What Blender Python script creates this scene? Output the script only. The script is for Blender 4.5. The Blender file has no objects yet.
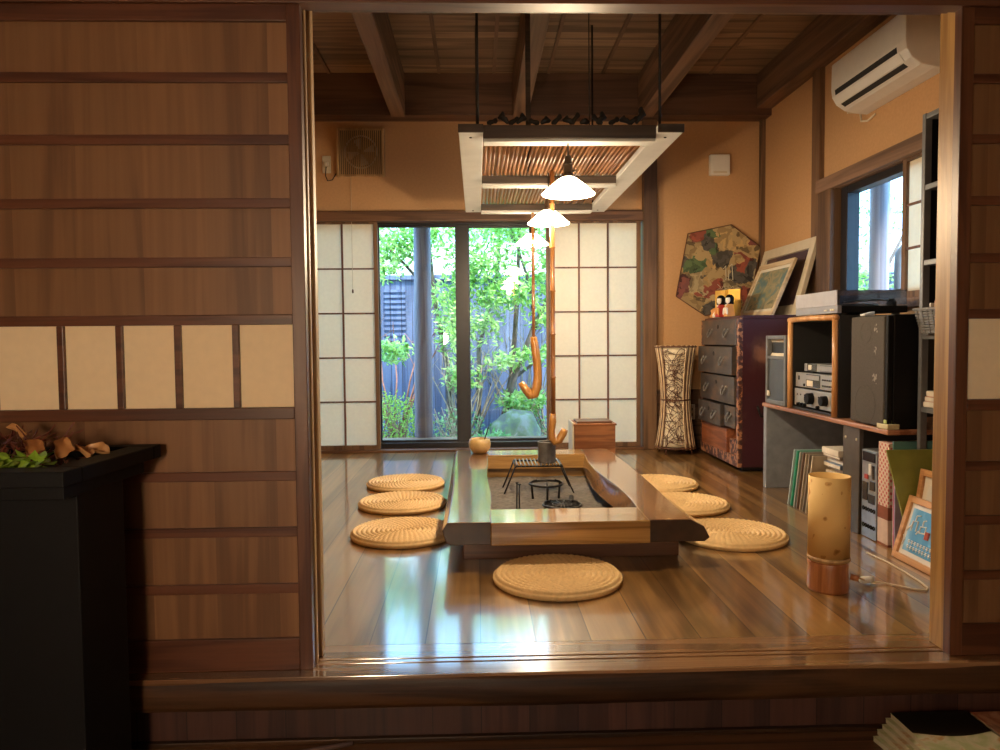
import bpy, bmesh, math, random
from mathutils import Vector, Matrix, Euler

rnd = random.Random(7)
C = bpy.context.scene.collection
S = bpy.context.scene

# ------------------------------------------------------------------ camera
cam_d = bpy.data.cameras.new('camera')
cam_d.sensor_width = 36.0
cam_d.lens = 27.0
cam_d.clip_start = 0.02
cam = bpy.data.objects.new('camera', cam_d)
C.objects.link(cam)
yaw, pitch, roll = math.radians(1.726), math.radians(2.724), math.radians(0.51)
fw = Vector((math.sin(yaw)*math.cos(pitch), math.cos(yaw)*math.cos(pitch), -math.sin(pitch)))
rt = Vector((math.cos(yaw), -math.sin(yaw), 0))
dn = fw.cross(rt)
r2 = math.cos(roll)*rt + math.sin(roll)*dn
d2 = -math.sin(roll)*rt + math.cos(roll)*dn
m = Matrix((r2, -d2, -fw)).transposed().to_4x4()
m.translation = Vector((0, 0, 0.9))
cam.matrix_world = m
S.camera = cam

# ------------------------------------------------------------------ world, sun, portals, exposure
w = bpy.data.worlds.new('sky')
S.world = w
w.use_nodes = True
bg = w.node_tree.nodes['Background']
bg.inputs[0].default_value = (0.29, 0.60, 1.0, 1)
bg.inputs[1].default_value = 3.8

def lamp(name, kind, loc, energy, color, size=0.1, target=None, size_y=None):
    l = bpy.data.lights.new(name, kind)
    l.energy = energy
    l.color = color
    if kind == 'AREA':
        l.size = size
        if size_y:
            l.shape = 'RECTANGLE'
            l.size_y = size_y
    elif kind == 'SUN':
        l.angle = size
    else:
        l.shadow_soft_size = size
    o = bpy.data.objects.new(name, l)
    o.location = loc
    if target is not None:
        o.rotation_euler = (Vector(target) - Vector(loc)).to_track_quat('-Z', 'Y').to_euler()
    C.objects.link(o)
    return o

lamp('sun', 'SUN', (1, 0, 12), 6.0, (1.0, 0.95, 0.84), math.radians(12), target=(-1.6, 6.2, 0))
for n, loc, tg, sx, sy in (('portal_garden_window', (-0.09, 6.3, 0.97), (-0.09, 0, 0.97), 1.5, 1.8),
                           ('portal_side_window', (2.6, 4.36, 1.46), (0, 4.36, 1.46), 0.7, 0.75),
                           ('portal_hall_window', (-0.3, -3.15, 0.95), (-0.3, 0, 0.95), 2.4, 1.5)):
    p = lamp(n, 'AREA', loc, 1, (1, 1, 1), sx, tg, sy)
    p.data.cycles.is_portal = True
vs = S.view_settings
vs.view_transform = 'Standard'
vs.look = 'None'
vs.exposure = 1.45
vs.gamma = 1.0
vs.use_curve_mapping = False
S.cycles.use_denoising = True
S.cycles.max_bounces = 10
S.cycles.diffuse_bounces = 6
S.cycles.glossy_bounces = 4
S.cycles.transparent_max_bounces = 16
S.cycles.transmission_bounces = 6
S.cycles.sample_clamp_indirect = 6.0
S.cycles.caustics_reflective = False
S.cycles.caustics_refractive = False

# ------------------------------------------------------------------ materials
def new_mat(name):
    mt = bpy.data.materials.new(name)
    mt.use_nodes = True
    nt = mt.node_tree
    return mt, nt, nt.nodes['Principled BSDF']

def N(nt, t, **kw):
    n = nt.nodes.new(t)
    for k, v in kw.items():
        setattr(n, k, v)
    return n

def rgb(c):
    return (c[0], c[1], c[2], 1)

def ramp(nt, stops, fac):
    r = N(nt, 'ShaderNodeValToRGB')
    e = r.color_ramp.elements
    e[0].position, e[0].color = stops[0][0], rgb(stops[0][1])
    e[1].position, e[1].color = stops[-1][0], rgb(stops[-1][1])
    for p, c in stops[1:-1]:
        x = e.new(p)
        x.color = rgb(c)
    nt.links.new(fac, r.inputs[0])
    return r

def plain(name, col, rough=0.5, metal=0.0, coat=0.0, vary=0.12, scale=18.0, bump=0.0, spec=0.5):
    mt, nt, b = new_mat(name)
    tc = N(nt, 'ShaderNodeTexCoord')
    no = N(nt, 'ShaderNodeTexNoise')
    no.inputs['Scale'].default_value = scale
    no.inputs['Detail'].default_value = 4
    nt.links.new(tc.outputs['Object'], no.inputs['Vector'])
    lo = tuple(max(0, x*(1-vary)) for x in col)
    hi = tuple(min(1, x*(1+vary)) for x in col)
    r = ramp(nt, ((0.3, lo), (0.7, hi)), no.outputs['Fac'])
    nt.links.new(r.outputs[0], b.inputs['Base Color'])
    b.inputs['Roughness'].default_value = rough
    b.inputs['Metallic'].default_value = metal
    b.inputs['Coat Weight'].default_value = coat
    b.inputs['Specular IOR Level'].default_value = spec
    if bump:
        bp = N(nt, 'ShaderNodeBump')
        bp.inputs['Strength'].default_value = bump
        bp.inputs['Distance'].default_value = 0.004
        nt.links.new(no.outputs['Fac'], bp.inputs['Height'])
        nt.links.new(bp.outputs[0], b.inputs['Normal'])
    return mt

def wood(name, dark, light, axis='Z', rough=0.5, coat=0.0, strip=0.0, strip_axis='X', strip_amt=0.25, plank=None,
         bump=0.08, across=16.0, spec=0.5, coat_rough=0.08):
    """grain stretched along axis; strip = width of boards with their own tone."""
    mt, nt, b = new_mat(name)
    tc = N(nt, 'ShaderNodeTexCoord')
    mp = N(nt, 'ShaderNodeMapping')
    s = [across, across, across]
    s['XYZ'.index(axis)] = across*0.06
    mp.inputs['Scale'].default_value = s
    src = tc.outputs['Object']
    sx = N(nt, 'ShaderNodeSeparateXYZ')
    nt.links.new(src, sx.inputs[0])
    cell = None
    if strip:
        dv = N(nt, 'ShaderNodeMath', operation='DIVIDE')
        dv.inputs[1].default_value = strip
        nt.links.new(sx.outputs[strip_axis], dv.inputs[0])
        fl = N(nt, 'ShaderNodeMath', operation='FLOOR')
        nt.links.new(dv.outputs[0], fl.inputs[0])
        cell = fl
        wn = N(nt, 'ShaderNodeTexWhiteNoise', noise_dimensions='1D')
        nt.links.new(fl.outputs[0], wn.inputs['W'])
        # every board has grain of its own
        sc = N(nt, 'ShaderNodeVectorMath', operation='SCALE')
        sc.inputs['Scale'].default_value = 7.0
        nt.links.new(wn.outputs['Color'], sc.inputs[0])
        ad = N(nt, 'ShaderNodeVectorMath', operation='ADD')
        nt.links.new(src, ad.inputs[0])
        nt.links.new(sc.outputs[0], ad.inputs[1])
        src = ad.outputs[0]
    nt.links.new(src, mp.inputs['Vector'])
    n1 = N(nt, 'ShaderNodeTexNoise')
    n1.inputs['Scale'].default_value = 1.0
    n1.inputs['Detail'].default_value = 5
    n1.inputs['Distortion'].default_value = 0.6
    nt.links.new(mp.outputs[0], n1.inputs['Vector'])
    # growth rings: bands of the first noise
    mu = N(nt, 'ShaderNodeMath', operation='MULTIPLY')
    mu.inputs[1].default_value = 26.0
    nt.links.new(n1.outputs['Fac'], mu.inputs[0])
    sn = N(nt, 'ShaderNodeMath', operation='SINE')
    nt.links.new(mu.outputs[0], sn.inputs[0])
    m2 = N(nt, 'ShaderNodeMapping')
    s2 = [across*9]*3
    s2['XYZ'.index(axis)] = across*0.15
    m2.inputs['Scale'].default_value = s2
    nt.links.new(src, m2.inputs['Vector'])
    n2 = N(nt, 'ShaderNodeTexNoise')
    n2.inputs['Scale'].default_value = 1.0
    n2.inputs['Detail'].default_value = 2
    nt.links.new(m2.outputs[0], n2.inputs['Vector'])
    a1 = N(nt, 'ShaderNodeMath', operation='MULTIPLY_ADD')
    a1.inputs[1].default_value = 0.13
    nt.links.new(sn.outputs[0], a1.inputs[0])
    nt.links.new(n1.outputs['Fac'], a1.inputs[2])
    a2 = N(nt, 'ShaderNodeMath', operation='MULTIPLY_ADD')
    a2.inputs[1].default_value = 0.35
    nt.links.new(n2.outputs['Fac'], a2.inputs[0])
    nt.links.new(a1.outputs[0], a2.inputs[2])
    r = ramp(nt, ((0.42, dark), (0.92, light)), a2.outputs[0])
    out = r.outputs[0]
    if cell is not None:
        mr = N(nt, 'ShaderNodeMapRange')
        mr.inputs['To Min'].default_value = 1 - strip_amt
        mr.inputs['To Max'].default_value = 1 + strip_amt*0.6
        nt.links.new(wn.outputs['Value'], mr.inputs['Value'])
        mx = N(nt, 'ShaderNodeVectorMath', operation='SCALE')
        nt.links.new(out, mx.inputs[0])
        nt.links.new(mr.outputs[0], mx.inputs['Scale'])
        out = mx.outputs[0]
    if plank:
        # dark joints between boards
        fr = N(nt, 'ShaderNodeMath', operation='FRACT')
        nt.links.new(dv.outputs[0], fr.inputs[0])
        lt = N(nt, 'ShaderNodeMath', operation='LESS_THAN')
        lt.inputs[1].default_value = plank
        nt.links.new(fr.outputs[0], lt.inputs[0])
        mj = N(nt, 'ShaderNodeMix', data_type='RGBA')
        nt.links.new(lt.outputs[0], mj.inputs['Factor'])
        nt.links.new(out, mj.inputs['A'])
        mj.inputs['B'].default_value = rgb([x*0.25 for x in dark])
        out = mj.outputs['Result']
    nt.links.new(out, b.inputs['Base Color'])
    b.inputs['Roughness'].default_value = rough
    b.inputs['Coat Weight'].default_value = coat
    b.inputs['Coat Roughness'].default_value = coat_rough
    b.inputs['Coat IOR'].default_value = 1.6
    b.inputs['Specular IOR Level'].default_value = spec
    bp = N(nt, 'ShaderNodeBump')
    bp.inputs['Strength'].default_value = bump
    bp.inputs['Distance'].default_value = 0.003
    nt.links.new(a2.outputs[0], bp.inputs['Height'])
    nt.links.new(bp.outputs[0], b.inputs['Normal'])
    return mt

def patches(name, stops, scale=6.0, rough=0.6, detail=3.0, dist=1.5, stretch=(1, 1, 1), coat=0.0, off=(0, 0, 0), sharp=True):
    """patches of several colours: prints, paintings, sleeves, worn lacquer"""
    mt, nt, b = new_mat(name)
    tc = N(nt, 'ShaderNodeTexCoord')
    mp = N(nt, 'ShaderNodeMapping')
    mp.inputs['Scale'].default_value = stretch
    mp.inputs['Location'].default_value = off
    nt.links.new(tc.outputs['Object'], mp.inputs[0])
    no = N(nt, 'ShaderNodeTexNoise')
    no.inputs['Scale'].default_value = scale
    no.inputs['Detail'].default_value = detail
    no.inputs['Distortion'].default_value = dist
    nt.links.new(mp.outputs[0], no.inputs['Vector'])
    r = ramp(nt, stops, no.outputs['Fac'])
    if sharp:
        r.color_ramp.interpolation = 'CONSTANT'
    nt.links.new(r.outputs[0], b.inputs['Base Color'])
    b.inputs['Roughness'].default_value = rough
    b.inputs['Coat Weight'].default_value = coat
    return mt

def paper(name, col, trans=0.5):
    mt, nt, b = new_mat(name)
    nt.nodes.remove(b)
    out = nt.nodes['Material Output']
    tc = N(nt, 'ShaderNodeTexCoord')
    no = N(nt, 'ShaderNodeTexNoise')
    no.inputs['Scale'].default_value = 40
    no.inputs['Detail'].default_value = 6
    nt.links.new(tc.outputs['Object'], no.inputs['Vector'])
    r = ramp(nt, ((0.3, [x*0.95 for x in col]), (0.7, col)), no.outputs['Fac'])
    d = N(nt, 'ShaderNodeBsdfDiffuse')
    t = N(nt, 'ShaderNodeBsdfTranslucent')
    mx = N(nt, 'ShaderNodeMixShader')
    mx.inputs[0].default_value = trans
    nt.links.new(r.outputs[0], d.inputs[0])
    nt.links.new(r.outputs[0], t.inputs[0])
    nt.links.new(d.outputs[0], mx.inputs[1])
    nt.links.new(t.outputs[0], mx.inputs[2])
    nt.links.new(mx.outputs[0], out.inputs[0])
    return mt

def glass(name, tint=(0.96, 0.98, 0.97), ior=1.5):
    mt, nt, b = new_mat(name)
    nt.nodes.remove(b)
    out = nt.nodes['Material Output']
    t = N(nt, 'ShaderNodeBsdfTransparent')
    t.inputs[0].default_value = rgb(tint)
    g = N(nt, 'ShaderNodeBsdfGlossy')
    g.inputs['Roughness'].default_value = 0.0
    f = N(nt, 'ShaderNodeFresnel')
    ge = N(nt, 'ShaderNodeNewGeometry')
    io = N(nt, 'ShaderNodeMix', data_type='FLOAT')
    io.inputs[2].default_value = ior
    io.inputs[3].default_value = 1.0/ior
    nt.links.new(ge.outputs['Backfacing'], io.inputs[0])
    nt.links.new(io.outputs[0], f.inputs[0])
    mx = N(nt, 'ShaderNodeMixShader')
    nt.links.new(f.outputs[0], mx.inputs[0])
    nt.links.new(t.outputs[0], mx.inputs[1])
    nt.links.new(g.outputs[0], mx.inputs[2])
    nt.links.new(mx.outputs[0], out.inputs[0])
    return mt

def glow(name, col, strength, base=(0.9, 0.88, 0.8)):
    mt, nt, b = new_mat(name)
    b.inputs['Base Color'].default_value = rgb(base)
    b.inputs['Roughness'].default_value = 0.25
    b.inputs['Emission Color'].default_value = rgb(col)
    b.inputs['Emission Strength'].default_value = strength
    return mt

def leafmat(name, dark, light, trans=0.35):
    mt, nt, b = new_mat(name)
    nt.nodes.remove(b)
    out = nt.nodes['Material Output']
    tc = N(nt, 'ShaderNodeTexCoord')
    no = N(nt, 'ShaderNodeTexNoise')
    no.inputs['Scale'].default_value = 9
    no.inputs['Detail'].default_value = 3
    nt.links.new(tc.outputs['Object'], no.inputs['Vector'])
    r = ramp(nt, ((0.35, dark), (0.65, light)), no.outputs['Fac'])
    d = N(nt, 'ShaderNodeBsdfPrincipled')
    d.inputs['Roughness'].default_value = 0.4
    t = N(nt, 'ShaderNodeBsdfTranslucent')
    mx = N(nt, 'ShaderNodeMixShader')
    mx.inputs[0].default_value = trans
    nt.links.new(r.outputs[0], d.inputs[0])
    nt.links.new(r.outputs[0], t.inputs[0])
    nt.links.new(d.outputs[0], mx.inputs[1])
    nt.links.new(t.outputs[0], mx.inputs[2])
    nt.links.new(mx.outputs[0], out.inputs[0])
    return mt

M = {}
M['floor'] = wood('lacquered floor boards', (0.13, 0.064, 0.017), (0.36, 0.20, 0.066), 'Y', rough=0.3, coat=1.0, strip=0.165,
                  strip_axis='X', strip_amt=0.2, plank=0.02, bump=0.05, across=6, coat_rough=0.09)
M['sill'] = wood('threshold wood', (0.12, 0.056, 0.024), (0.30, 0.16, 0.075), 'X', rough=0.25, coat=1.0, across=12, bump=0.04)
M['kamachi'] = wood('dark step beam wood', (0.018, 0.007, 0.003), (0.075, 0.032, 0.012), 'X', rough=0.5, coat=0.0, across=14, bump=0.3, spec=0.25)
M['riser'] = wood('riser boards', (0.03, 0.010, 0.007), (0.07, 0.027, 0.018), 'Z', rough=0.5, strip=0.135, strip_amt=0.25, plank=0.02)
M['hall_floor'] = wood('hall floor wood', (0.06, 0.024, 0.010), (0.16, 0.07, 0.03), 'X', rough=0.4, coat=0.3, strip=0.18, strip_axis='Y', plank=0.02)
M['door_frame'] = wood('door rail wood', (0.055, 0.016, 0.006), (0.125, 0.042, 0.017), 'X', rough=0.4, coat=0.15)
M['door_stile'] = wood('door stile wood', (0.06, 0.018, 0.007), (0.13, 0.046, 0.018), 'Z', rough=0.4, coat=0.15)
M['door_board'] = wood('door board wood', (0.13, 0.054, 0.018), (0.22, 0.103, 0.039), 'Z', rough=0.5, strip=0.17, strip_amt=0.14, across=9, coat=0.1)
M['pale_edge'] = wood('pale wood and lit edges', (0.30, 0.17, 0.07), (0.52, 0.34, 0.16), 'Z', rough=0.45)  # on door and jamb edges the pale tone paints light falling there
M['lit_jamb'] = wood('jamb wood lit by room', (0.26, 0.13, 0.035), (0.46, 0.27, 0.09), 'Z', rough=0.4, coat=0.2)  # gold tone paints room light on the side face of the jamb
M['lintel'] = wood('lintel wood', (0.05, 0.018, 0.008), (0.14, 0.055, 0.025), 'X', rough=0.45)
M['beam'] = wood('aged beam wood along room', (0.10, 0.056, 0.034), (0.25, 0.145, 0.09), 'Y', rough=0.6, across=9)
M['beam_x'] = wood('aged beam wood across room', (0.075, 0.038, 0.024), (0.17, 0.09, 0.055), 'X', rough=0.6, across=8)
M['post'] = wood('aged post wood', (0.07, 0.036, 0.018), (0.19, 0.105, 0.055), 'Z', rough=0.55, across=9)
M['trim'] = wood('brown trim wood', (0.07, 0.032, 0.016), (0.17, 0.085, 0.045), 'X', rough=0.5)
M['ceiling'] = wood('ceiling boards', (0.13, 0.08, 0.048), (0.35, 0.22, 0.135), 'X', rough=0.65, strip=0.3, strip_axis='Y', strip_amt=0.3, plank=0.015, across=9)
M['plaster'] = plain('ochre plaster', (0.52, 0.31, 0.155), 0.9, vary=0.05, scale=60, bump=0.1, spec=0.1)
M['hall_plaster'] = plain('hall plaster', (0.40, 0.24, 0.12), 0.9, vary=0.05, scale=40, bump=0.1)
M['shoji'] = paper('shoji paper', (0.92, 0.83, 0.68), 0.5)
M['door_paper'] = paper('door paper', (0.97, 0.79, 0.53), 0.15)
M['shoji_bar'] = wood('shoji bar wood', (0.09, 0.035, 0.02), (0.2, 0.085, 0.05), 'Z', rough=0.5)
M['glass'] = glass('window glass')
M['acrylic'] = glass('acrylic cover', (0.8, 0.86, 0.95))
M['alu'] = plain('black aluminium', (0.022, 0.022, 0.026), 0.35, 0.3)
M['black'] = plain('black lacquer', (0.0025, 0.0025, 0.003), 0.6, spec=0.2)
M['blackmat'] = plain('matt black', (0.012, 0.011, 0.010), 0.6)
M['iron'] = plain('wrought iron', (0.02, 0.018, 0.017), 0.5, 0.6, scale=60, bump=0.2)
M['steel'] = plain('steel', (0.35, 0.34, 0.33), 0.35, 0.9)
M['tin'] = plain('grey tin', (0.16, 0.15, 0.14), 0.45, 0.3, vary=0.4)
M['slab'] = wood('hearth slab wood', (0.11, 0.05, 0.02), (0.32, 0.165, 0.07), 'Y', rough=0.25, coat=1.0, across=9, bump=0.03)
M['slab_end'] = wood('hearth end wood', (0.20, 0.10, 0.025), (0.50, 0.28, 0.09), 'X', rough=0.25, coat=1.0, across=13, bump=0.05)
M['endgrain'] = plain('dark end grain', (0.045, 0.022, 0.011), 0.4, coat=0.3, vary=0.3)
M['plinth'] = wood('hearth plinth wood', (0.045, 0.018, 0.008), (0.13, 0.055, 0.025), 'X', rough=0.4, coat=0.3)
M['ash'] = plain('ash', (0.10, 0.085, 0.07), 0.95, vary=0.35, scale=50, bump=0.8)
M['char'] = plain('charcoal', (0.015, 0.014, 0.013), 0.8, bump=0.6, scale=40)
M['straw'] = plain('straw', (0.66, 0.45, 0.21), 0.75, vary=0.1, scale=60, bump=0.15)
M['bamboo'] = wood('smoked bamboo', (0.20, 0.075, 0.02), (0.42, 0.19, 0.055), 'Z', rough=0.3, coat=0.4, across=30)
M['bamboo_y'] = wood('smoked bamboo slat', (0.19, 0.075, 0.028), (0.44, 0.21, 0.10), 'Y', rough=0.35, coat=0.3, across=30)
M['hookwood'] = wood('polished hook wood', (0.30, 0.115, 0.02), (0.52, 0.25, 0.055), 'Z', rough=0.3, coat=0.5, across=24)
M['rackwood'] = plain('rack board pale with daylight', (0.53, 0.53, 0.51), 0.6, vary=0.06, scale=12)  # near-white tone paints window daylight reflecting off the boards
M['rackdark'] = wood('sooty rack wood', (0.02, 0.014, 0.010), (0.07, 0.045, 0.03), 'X', rough=0.6)
M['white'] = plain('white plastic', (0.72, 0.70, 0.66), 0.35, vary=0.03)
M['cream'] = plain('cream plastic', (0.62, 0.55, 0.42), 0.4, vary=0.03)
M['lampglass'] = glow('lit milk glass', (1.0, 0.80, 0.52), 9.0)
M['brass'] = plain('dark bronze', (0.06, 0.035, 0.02), 0.4, 0.6)
M['tansu_drawer'] = patches('worn grey drawer lacquer', ((0.0, (0.028, 0.023, 0.021)), (0.5, (0.048, 0.041, 0.037)), (0.72, (0.12, 0.07, 0.04))), 9, 0.4, 5, 0.5, (1, 1, 2), coat=0.2, sharp=False)
M['tansu_side'] = patches('worn plum lacquer', ((0.0, (0.038, 0.008, 0.013)), (0.55, (0.055, 0.012, 0.017)), (0.62, (0.085, 0.035, 0.03)), (0.68, (0.25, 0.12, 0.08))), 3.2, 0.4, 7, 0.3, (1, 1, 0.8), coat=0.3, sharp=False)
M['tansu_edge'] = patches('rubbed copper edge', ((0.0, (0.05, 0.02, 0.02)), (0.47, (0.12, 0.045, 0.03)), (0.53, (0.38, 0.18, 0.09))), 32, 0.5, 5, 0.4)
M['tansu_red'] = wood('red brown drawer wood', (0.16, 0.045, 0.016), (0.32, 0.105, 0.038), 'Y', rough=0.45, coat=0.2)
M['boxwood'] = wood('reddish box wood', (0.15, 0.048, 0.016), (0.32, 0.125, 0.045), 'X', rough=0.4, coat=0.3)
M['desk'] = wood('reddish desk edge', (0.19, 0.07, 0.035), (0.42, 0.2, 0.11), 'Y', rough=0.4, coat=0.3)
M['deskgrey'] = plain('grey painted panel', (0.20, 0.215, 0.24), 0.5, vary=0.15)
M['cane'] = wood('cane frame', (0.40, 0.18, 0.06), (0.66, 0.36, 0.15), 'Z', rough=0.4, coat=0.2)
M['hifi'] = plain('brushed silver', (0.34, 0.33, 0.31), 0.35, 0.45, vary=0.05, scale=40)
M['lcd'] = plain('dark display', (0.02, 0.022, 0.03), 0.15)
M['grille'] = plain('dark brown speaker cloth', (0.045, 0.036, 0.028), 0.75, vary=0.25, scale=150)
M['greygrille'] = plain('grey speaker grille', (0.055, 0.063, 0.072), 0.5, vary=0.2, scale=200)
M['greyplastic'] = plain('grey plastic', (0.12, 0.125, 0.13), 0.5)
M['shelf_grey'] = plain('grey shelf steel', (0.14, 0.15, 0.165), 0.4, 0.2)
M['frame_pale'] = wood('pale frame wood', (0.48, 0.36, 0.22), (0.68, 0.55, 0.36), 'Y', rough=0.5)
M['frame_orange'] = wood('orange frame wood', (0.42, 0.2, 0.075), (0.62, 0.34, 0.15), 'Y', rough=0.45)
M['frame_white'] = plain('off white frame', (0.62, 0.55, 0.42), 0.5, vary=0.05)
M['matboard'] = plain('mat board', (0.66, 0.62, 0.52), 0.8, vary=0.03)
M['rattan'] = plain('dark rattan', (0.10, 0.04, 0.022), 0.5, vary=0.3)
M['rattan_pale'] = plain('pale reed', (0.66, 0.50, 0.32), 0.6, vary=0.2)
M['lampcloth'] = paper('lamp cloth', (0.88, 0.80, 0.62), 0.2)
M['cord'] = plain('white cord', (0.60, 0.50, 0.36), 0.5)
M['washi'] = patches('flecked washi', ((0.0, (0.80, 0.55, 0.22)), (0.69, (0.60, 0.33, 0.10)), (0.74, (0.42, 0.20, 0.05))), 34, 0.7, 0.5, 0.1, (1, 1, 0.8))
M['stump'] = wood('log base wood', (0.26, 0.085, 0.025), (0.46, 0.19, 0.07), 'Z', rough=0.35, coat=0.3, across=20)
M['ceramic'] = plain('ochre glazed pottery', (0.48, 0.32, 0.13), 0.25, coat=0.5, vary=0.2)
M['doll_skin'] = plain('doll white', (0.8, 0.74, 0.64), 0.5)
M['doll_red'] = plain('doll red robe', (0.42, 0.03, 0.02), 0.6)
M['doll_orange'] = plain('doll orange robe', (0.62, 0.28, 0.07), 0.6)
M['gold'] = plain('gold leaf', (0.72, 0.40, 0.05), 0.4, 0.3, vary=0.15)
M['soil'] = plain('soil', (0.10, 0.075, 0.05), 0.95, vary=0.4, scale=6, bump=0.5)
M['bark'] = plain('grey bark', (0.13, 0.10, 0.085), 0.85, vary=0.35, scale=22, bump=0.6)
M['twig'] = plain('reddish twig', (0.30, 0.13, 0.09), 0.8, vary=0.3)
M['twig_pale'] = plain('pale dry stalk', (0.34, 0.26, 0.17), 0.8, vary=0.3)
M['rock'] = patches('mossy rock', ((0.0, (0.05, 0.05, 0.045)), (0.42, (0.13, 0.125, 0.10)), (0.52, (0.16, 0.19, 0.08)), (0.64, (0.26, 0.25, 0.20))), 7, 0.9, 7, 0.4, sharp=False)
M['leaf'] = leafmat('light green leaves', (0.16, 0.40, 0.07), (0.52, 0.76, 0.28), 0.5)
M['leaf2'] = leafmat('yellow green leaves', (0.24, 0.46, 0.05), (0.56, 0.74, 0.14), 0.45)
M['leaf3'] = leafmat('deep green leaves', (0.10, 0.30, 0.08), (0.34, 0.58, 0.22), 0.4)
M['salad'] = leafmat('lime leaves', (0.14, 0.30, 0.02), (0.40, 0.56, 0.05), 0.15)
M['dryleaf'] = leafmat('dry orange leaves', (0.32, 0.13, 0.04), (0.6, 0.33, 0.13), 0.1)
M['redtwig'] = leafmat('dark red dried flower', (0.09, 0.022, 0.015), (0.22, 0.06, 0.035), 0.1)
M['fence'] = wood('slate blue board wall', (0.045, 0.06, 0.115), (0.11, 0.135, 0.22), 'Z', rough=0.7, strip=0.14, strip_amt=0.2, plank=0.06)
M['white_wall'] = plain('white render', (0.75, 0.75, 0.72), 0.9, vary=0.04)
M['pillar'] = wood('weathered lilac grey pillar', (0.16, 0.135, 0.155), (0.30, 0.26, 0.28), 'Z', rough=0.6, across=12)
M['deck'] = wood('veranda boards', (0.17, 0.085, 0.05), (0.34, 0.18, 0.11), 'X', rough=0.5, coat=0.1, strip=0.12, strip_axis='Y', plank=0.04)
M['roof'] = plain('roof soffit', (0.10, 0.07, 0.05), 0.8)

def solid(name, col, rough=0.55, **k):
    key = 'solid_' + name
    if key not in M:
        M[key] = plain(name, col, rough, **k)
    return M[key]

# ------------------------------------------------------------------ mesh helpers
def wloc(o):
    v = Vector((0, 0, 0))
    while o is not None:
        v += o.location
        o = o.parent
    return v

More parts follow.
